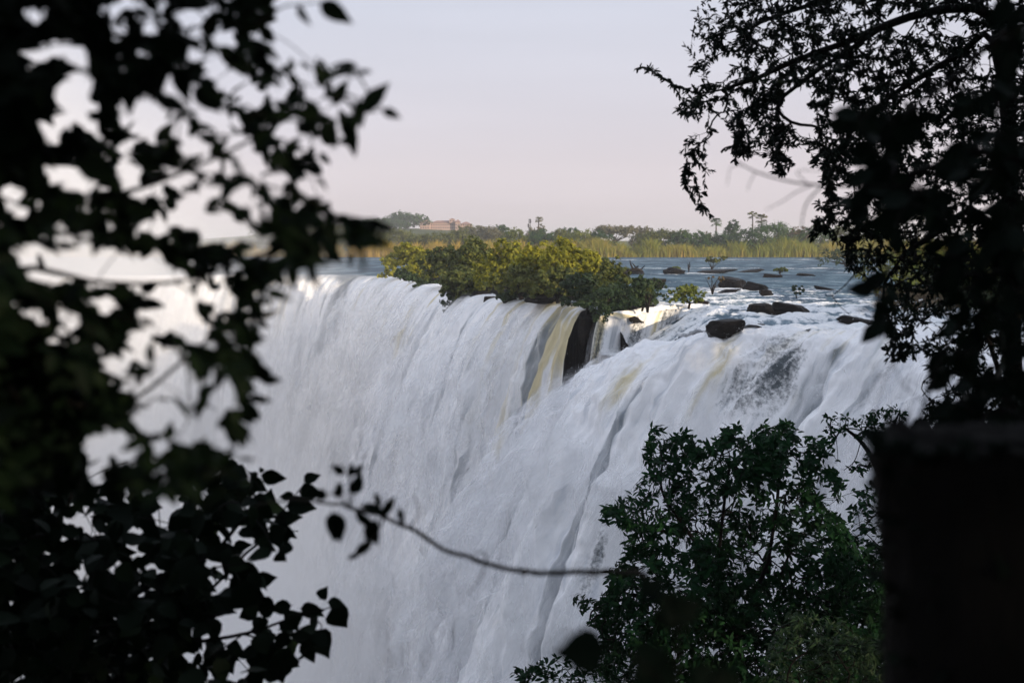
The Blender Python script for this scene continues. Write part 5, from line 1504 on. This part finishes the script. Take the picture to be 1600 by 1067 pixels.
rosette_tree("gorge_tree", "large dark green tree with star-shaped leaf clusters below the right-hand cascade", "tree", b1, [C1], 20.0, [3300], GAPS_C, .112, [leaf_proto(.42, .2, .2, 0, "lance"), leaf_proto(.36, .35, .3, 0, "lance")], M_GORGELEAF, 11, 9, 1.1, .075,
             dens=lambda x, y: np.clip(np.interp(y, [650, 760, 900, 1060], [.7, .6, .75, 1]) + .5 * perlin(x * .016, y * .016, 1.2), .05, 1),
             trunks=[(0, [P(1170, 1120, 20), P(1150, 1000, 20), P(1120, 900, 20), P(1075, 830, 20), P(1035, 770, 20), P(1035, 720, 20)]), (2, [P(1200, 880, 20), P(1215, 780, 20), P(1220, 710, 20)]), (3, [P(1130, 800, 20), P(1140, 730, 20)]), (2, [P(1060, 950, 19.6), P(990, 930, 19.4), P(930, 950, 19.3)]), (4, [P(1010, 830, 20), P(965, 805, 20)])])
C2 = [(803,1040),(812,1036),(830,1048),(850,1030),(872,1026),(890,1040),(925,1050),(960,1090),(960,1150),(800,1150),(806,1060)]
b2 = np.array(P(900, 1260, 19)); b2[2] = float(near_z(b2[0], b2[1])) - .1
rosette_tree("gorge_bush", "small leafy bush at the bottom edge left of the blurred leaf", "bush", b2, [C2], 19.0, [190], None, .10, [leaf_proto(.42, .2, .2, 0, "lance")], M_GORGELEAF, 12, 7, .5, .04, single=120)
C3 = [(1395,690),(1380,700),(1372,745),(1345,765),(1322,790),(1316,830),(1300,860),(1280,900),(1290,1100),(1470,1100),(1470,690)]
b3 = np.array(P(1400, 1250, 24)); b3[2] = float(near_z(b3[0], b3[1])) - .2
rosette_tree("slope_bush", "dense deep green bush climbing the slope between the large tree and the black stump", "bush", b3, [C3], 24.0, [900], None, .12, [leaf_proto(.5, .2, .2)], M_GORGELEAF, 13, 7, 1.4, .09, single=200)
C4 = [(1210,990),(1240,955),(1262,948),(1285,965),(1310,960),(1335,990),(1395,1000),(1400,1120),(1180,1120),(1190,1030)]
b4 = np.array(P(1290, 1300, 14)); b4[2] = float(near_z(b4[0], b4[1])) - .1
rosette_tree("fern_bush", "pale feathery low bush at the bottom right of the slope", "bush", b4, [C4], 14.0, [420], None, .085, [leaf_proto(.22, .4, .1, 0, "lance")], M_FERNLEAF, 14, 9, .6, .03, single=200, droop=-.5)
C5 = [(1290,650),(1310,640),(1330,660),(1350,650),(1370,640),(1400,630),(1412,640),(1400,680),(1390,720),(1340,740),(1300,720),(1296,690)]
b5 = np.array(P(1410, 860, 18)); b5[2] = float(near_z(b5[0], b5[1])) - .1
rosette_tree("thin_shrub", "thin shrub with bare curving stems and few leaves left of the black stump's top", "shrub", b5, [C5], 18.0, [120], [(1330, 700, 26, 22), (1360, 690, 16, 16)], .075, [leaf_proto(.5, .2, .2)], M_GORGELEAF, 15, 5, .4, .05, single=200, tip_max=3,
             trunks=[(0, [P(1400, 810, 18), P(1385, 770, 18), P(1365, 720, 18), P(1345, 690, 18), P(1320, 670, 18), P(1300, 662, 18)]), (2, [P(1350, 765, 18), P(1315, 775, 18)]), (2, [P(1388, 720, 18), P(1392, 680, 18), P(1405, 645, 18)]), (4, [P(1335, 720, 18), P(1318, 735, 18)])])

# ---------------------------------------------------------------- leaves so close that they are only dark shapes
def close_sprig():
    rng = np.random.default_rng(55); D = 1.7
    base = np.array(P(1060, 1300, D))
    root = tag(empty("sprig", base), "black blurred leaves of a sprig close to the lens at the bottom edge", "sprig")
    for pts in ([(1060, 1300), (1050, 1120), (1010, 1040), (940, 1012)], [(1052, 1130), (1060, 1000), (1045, 950)], [(1055, 1150), (1100, 1080), (1130, 1060)]):
        q = np.array([P(x, y, D) for x, y in pts]) - base
        v, f = tube(catmull(q, 14), np.linspace(.003, .001, 14), 6); link("stem", mesh_np("stem", v, f, M_BLACKBARK), root)
    L = np.array([(948, 1012, 172, 82, -.2), (1040, 985, -75, 70, .1), (1050, 960, -20, 56, .1), (1062, 970, -120, 58, .1), (1075, 1075, -10, 80, 0), (1060, 1070, 190, 80, 0), (1110, 1060, 20, 60, 0), (1030, 1050, 230, 66, 0), (1000, 930, -30, 50, .15)], float)
    p = P_arr(L[:, :2], D + L[:, 4] * .5); a = np.radians(L[:, 2])
    fw = np.cos(a)[:, None] * RGT - np.sin(a)[:, None] * UPV
    set_leaves(root, [leaf_proto(.86, .15, .2, .08, "round")], M_FINELEAF, p, fw, -FWD + rng.normal(size=(len(L), 3)) * .25, L[:, 3] / FPX * D, 300, rng)
close_sprig()
def stump():
    D = 1.85; k = D / FPX
    c = P(1555, 690, D); gz = float(near_z(c[0], c[1])) - .15
    root = tag(empty("tree_stump", (c[0], c[1], gz)), "black broken-off tree stump close by in the lower right corner", "stump")
    H = c[2] - gz; R = 172 * k
    nb, nz = 72, 60
    th = np.linspace(0, 2 * np.pi, nb, endpoint=False); zz = np.linspace(0, 1, nz)
    T, Zq = np.meshgrid(th, zz)
    rr = R * (.96 + .20 * (1 - Zq) ** 3 + .07 * sstep(.955, .99, Zq)) * (1 + .05 * fbm(np.cos(T) * 1.6, np.sin(T) * 1.6, Zq * 2.2, 3) + .022 * fbm(np.cos(T) * 9, np.sin(T) * 9, Zq * 2.5, 3))
    lf = np.clip(-np.cos(T), 0, 1) ** 2
    zpx = (1 - Zq) * 560
    rr = rr * (1 + lf * (np.interp(zpx, [0, 8, 22, 45, 70, 130, 200, 260, 330, 420, 560], [.05, .085, .09, .03, -.005, .012, .055, .03, .05, .02, .06]) + .03 * fbm(zpx * .035, T * 2, 4, 3)))
    top = H * (1 + .018 * fbm(np.cos(T) * 2, np.sin(T) * 2, 3.0, 3)) 
    V = np.stack([rr * np.cos(T), rr * np.sin(T), Zq * top], -1).reshape(-1, 3)
    i = np.arange(nz - 1)[:, None] * nb + np.arange(nb)[None, :]; j = np.arange(nz - 1)[:, None] * nb + (np.arange(nb)[None, :] + 1) % nb
    link("trunk", mesh_np("trunk", V, np.stack([i, j, j + nb, i + nb], -1).reshape(-1, 4), M_BLACKBARK), root)
    rt = np.linspace(1, 0, 16); T2, R2 = np.meshgrid(th, rt)
    edge = V[-nb:]
    er = np.hypot(edge[:, 0], edge[:, 1])[None, :] * R2 * .995
    z2 = edge[:, 2][None, :] * 1.0 + .02 * fbm(er * np.cos(T2) * 14, er * np.sin(T2) * 14, 1, 4) * (1 - R2) - .02 * sstep(1, .7, R2) + .006 * sstep(.98, .9, R2)
    V2 = np.stack([er * np.cos(T2), er * np.sin(T2), z2 + .002], -1).reshape(-1, 3)
    i = np.arange(15)[:, None] * nb + np.arange(nb)[None, :]; j = np.arange(15)[:, None] * nb + (np.arange(nb)[None, :] + 1) % nb
    link("broken_top", mesh_np("broken_top", V2, np.stack([i, i + nb, j + nb, j], -1).reshape(-1, 4), M_BLACKBARK), root)
    rng = np.random.default_rng(9)
    for q in range(14):
        a = rng.uniform(2.2, 5.6); b = np.array((math.cos(a) * R * .95, math.sin(a) * R * .95, H * rng.uniform(.97, 1.0)))
        v, f = tube([b - (0, 0, .03), b + np.array((math.cos(a) * .012, math.sin(a) * .012, rng.uniform(.004, .016)))], [.010, .002], 4); link("splinter", mesh_np("splinter", v, f, M_BLACKBARK), root)
    for q, a in enumerate((2.7, 3.6, 4.3, 5.2)):
        p0 = np.array((math.cos(a) * R * .9, math.sin(a) * R * .9, .22)); p1 = np.array((math.cos(a) * R * 2.4, math.sin(a) * R * 2.4, -.05))
        v, f = tube(catmull([p0 + (0, 0, .12), (p0 + p1) * .5, p1], 10), np.linspace(.07, .02, 10), 7); link("root", mesh_np("root", v, f, M_BLACKBARK), root)
    # moss, grass and small creeper leaves that break its outline
    b0 = np.array((c[0], c[1], gz)); n = 1500
    a = np.where(rng.random(n) < .8, rng.normal(math.pi, .6, n), rng.uniform(2.0, 5.6, n))
    zf = np.where(rng.random(n) < .28, 1.0, rng.random(n) ** .8); iz = np.clip((zf * (nz - 1)).astype(int), 0, nz - 1); ia = ((a / (2 * np.pi)) * nb).astype(int) % nb
    sp = V.reshape(nz, nb, 3)[iz, ia] + b0
    keep = fbm(a * 2.2, zf * 5.0, 3.0, 3) > -.12
    o3 = np.stack([np.cos(a), np.sin(a), .25 + 1.3 * (zf > .985)], 1)
    sp, o3 = sp[keep], o3[keep]
    set_leaves(root, [leaf_proto(.7, .3, .2), leaf_proto(.3, .5, .1, 0, "lance")], M_FINELEAF, sp - o3 * .004, o3 * .7 + rng.normal(size=sp.shape) * .6 + (0, 0, -.15), o3 + rng.normal(size=sp.shape) * .5, rng.uniform(.008, .026, len(sp)), 40, rng)
    # creepers on its flank
    for q, pts in enumerate(([(1352, 1090), (1358, 980), (1362, 850), (1372, 760)], [(1385, 700), (1380, 820), (1384, 960), (1378, 1090)])):
        p = np.array([P(x, y, D - .05) for x, y in pts]) - np.array((c[0], c[1], gz))
        v, f = tube(catmull(p, 24), np.full(24, .0022), 5); link("creeper_stem", mesh_np("creeper_stem", v, f, M_BLACKBARK), root)
stump()

# ---------------------------------------------------------------- the forest the viewer stands in: unseen trees added to keep the sun and the sky off the near plants
def forest():
    spots = [(9, 1, 15, 9), (13, 9, 16, 10), (18, 17, 16, 10), (22, -4, 18, 12), (14, -9, 17, 11), (5, -8, 15, 10), (-4, -9, 15, 10), (-9, -2, 14, 9), (27, 8, 18, 12), (0, -16, 18, 12), (32, 20, 17, 12), (26, 24, 15, 10)]
    labs = ["unseen forest tree just right of the viewer", "unseen forest tree right of the slope", "unseen forest tree on the slope right of the gorge tree", "tall unseen forest tree far to the right of the viewer", "unseen forest tree behind and right of the viewer", "unseen forest tree close behind the viewer's right shoulder",
            "forest tree behind the viewer's left shoulder", "unseen forest tree left of the viewer", "wide unseen forest tree beyond the slope on the right", "unseen forest tree straight behind the viewer", "unseen forest tree at the right cliff edge", "lower unseen forest tree near the right cliff edge"]
    for i, ((x, y, h, w), lab) in enumerate(zip(spots, labs)):
        crown_tree("forest_shade_tree", lab, "tree", (x, y, float(near_z(x, y)) - .2), h, w, "shade", 5200, .62, seed=i + 400, group="unseen shade trees of the forest round the viewer", trunk_h=.12, bark=M_DARKBARK)
forest()
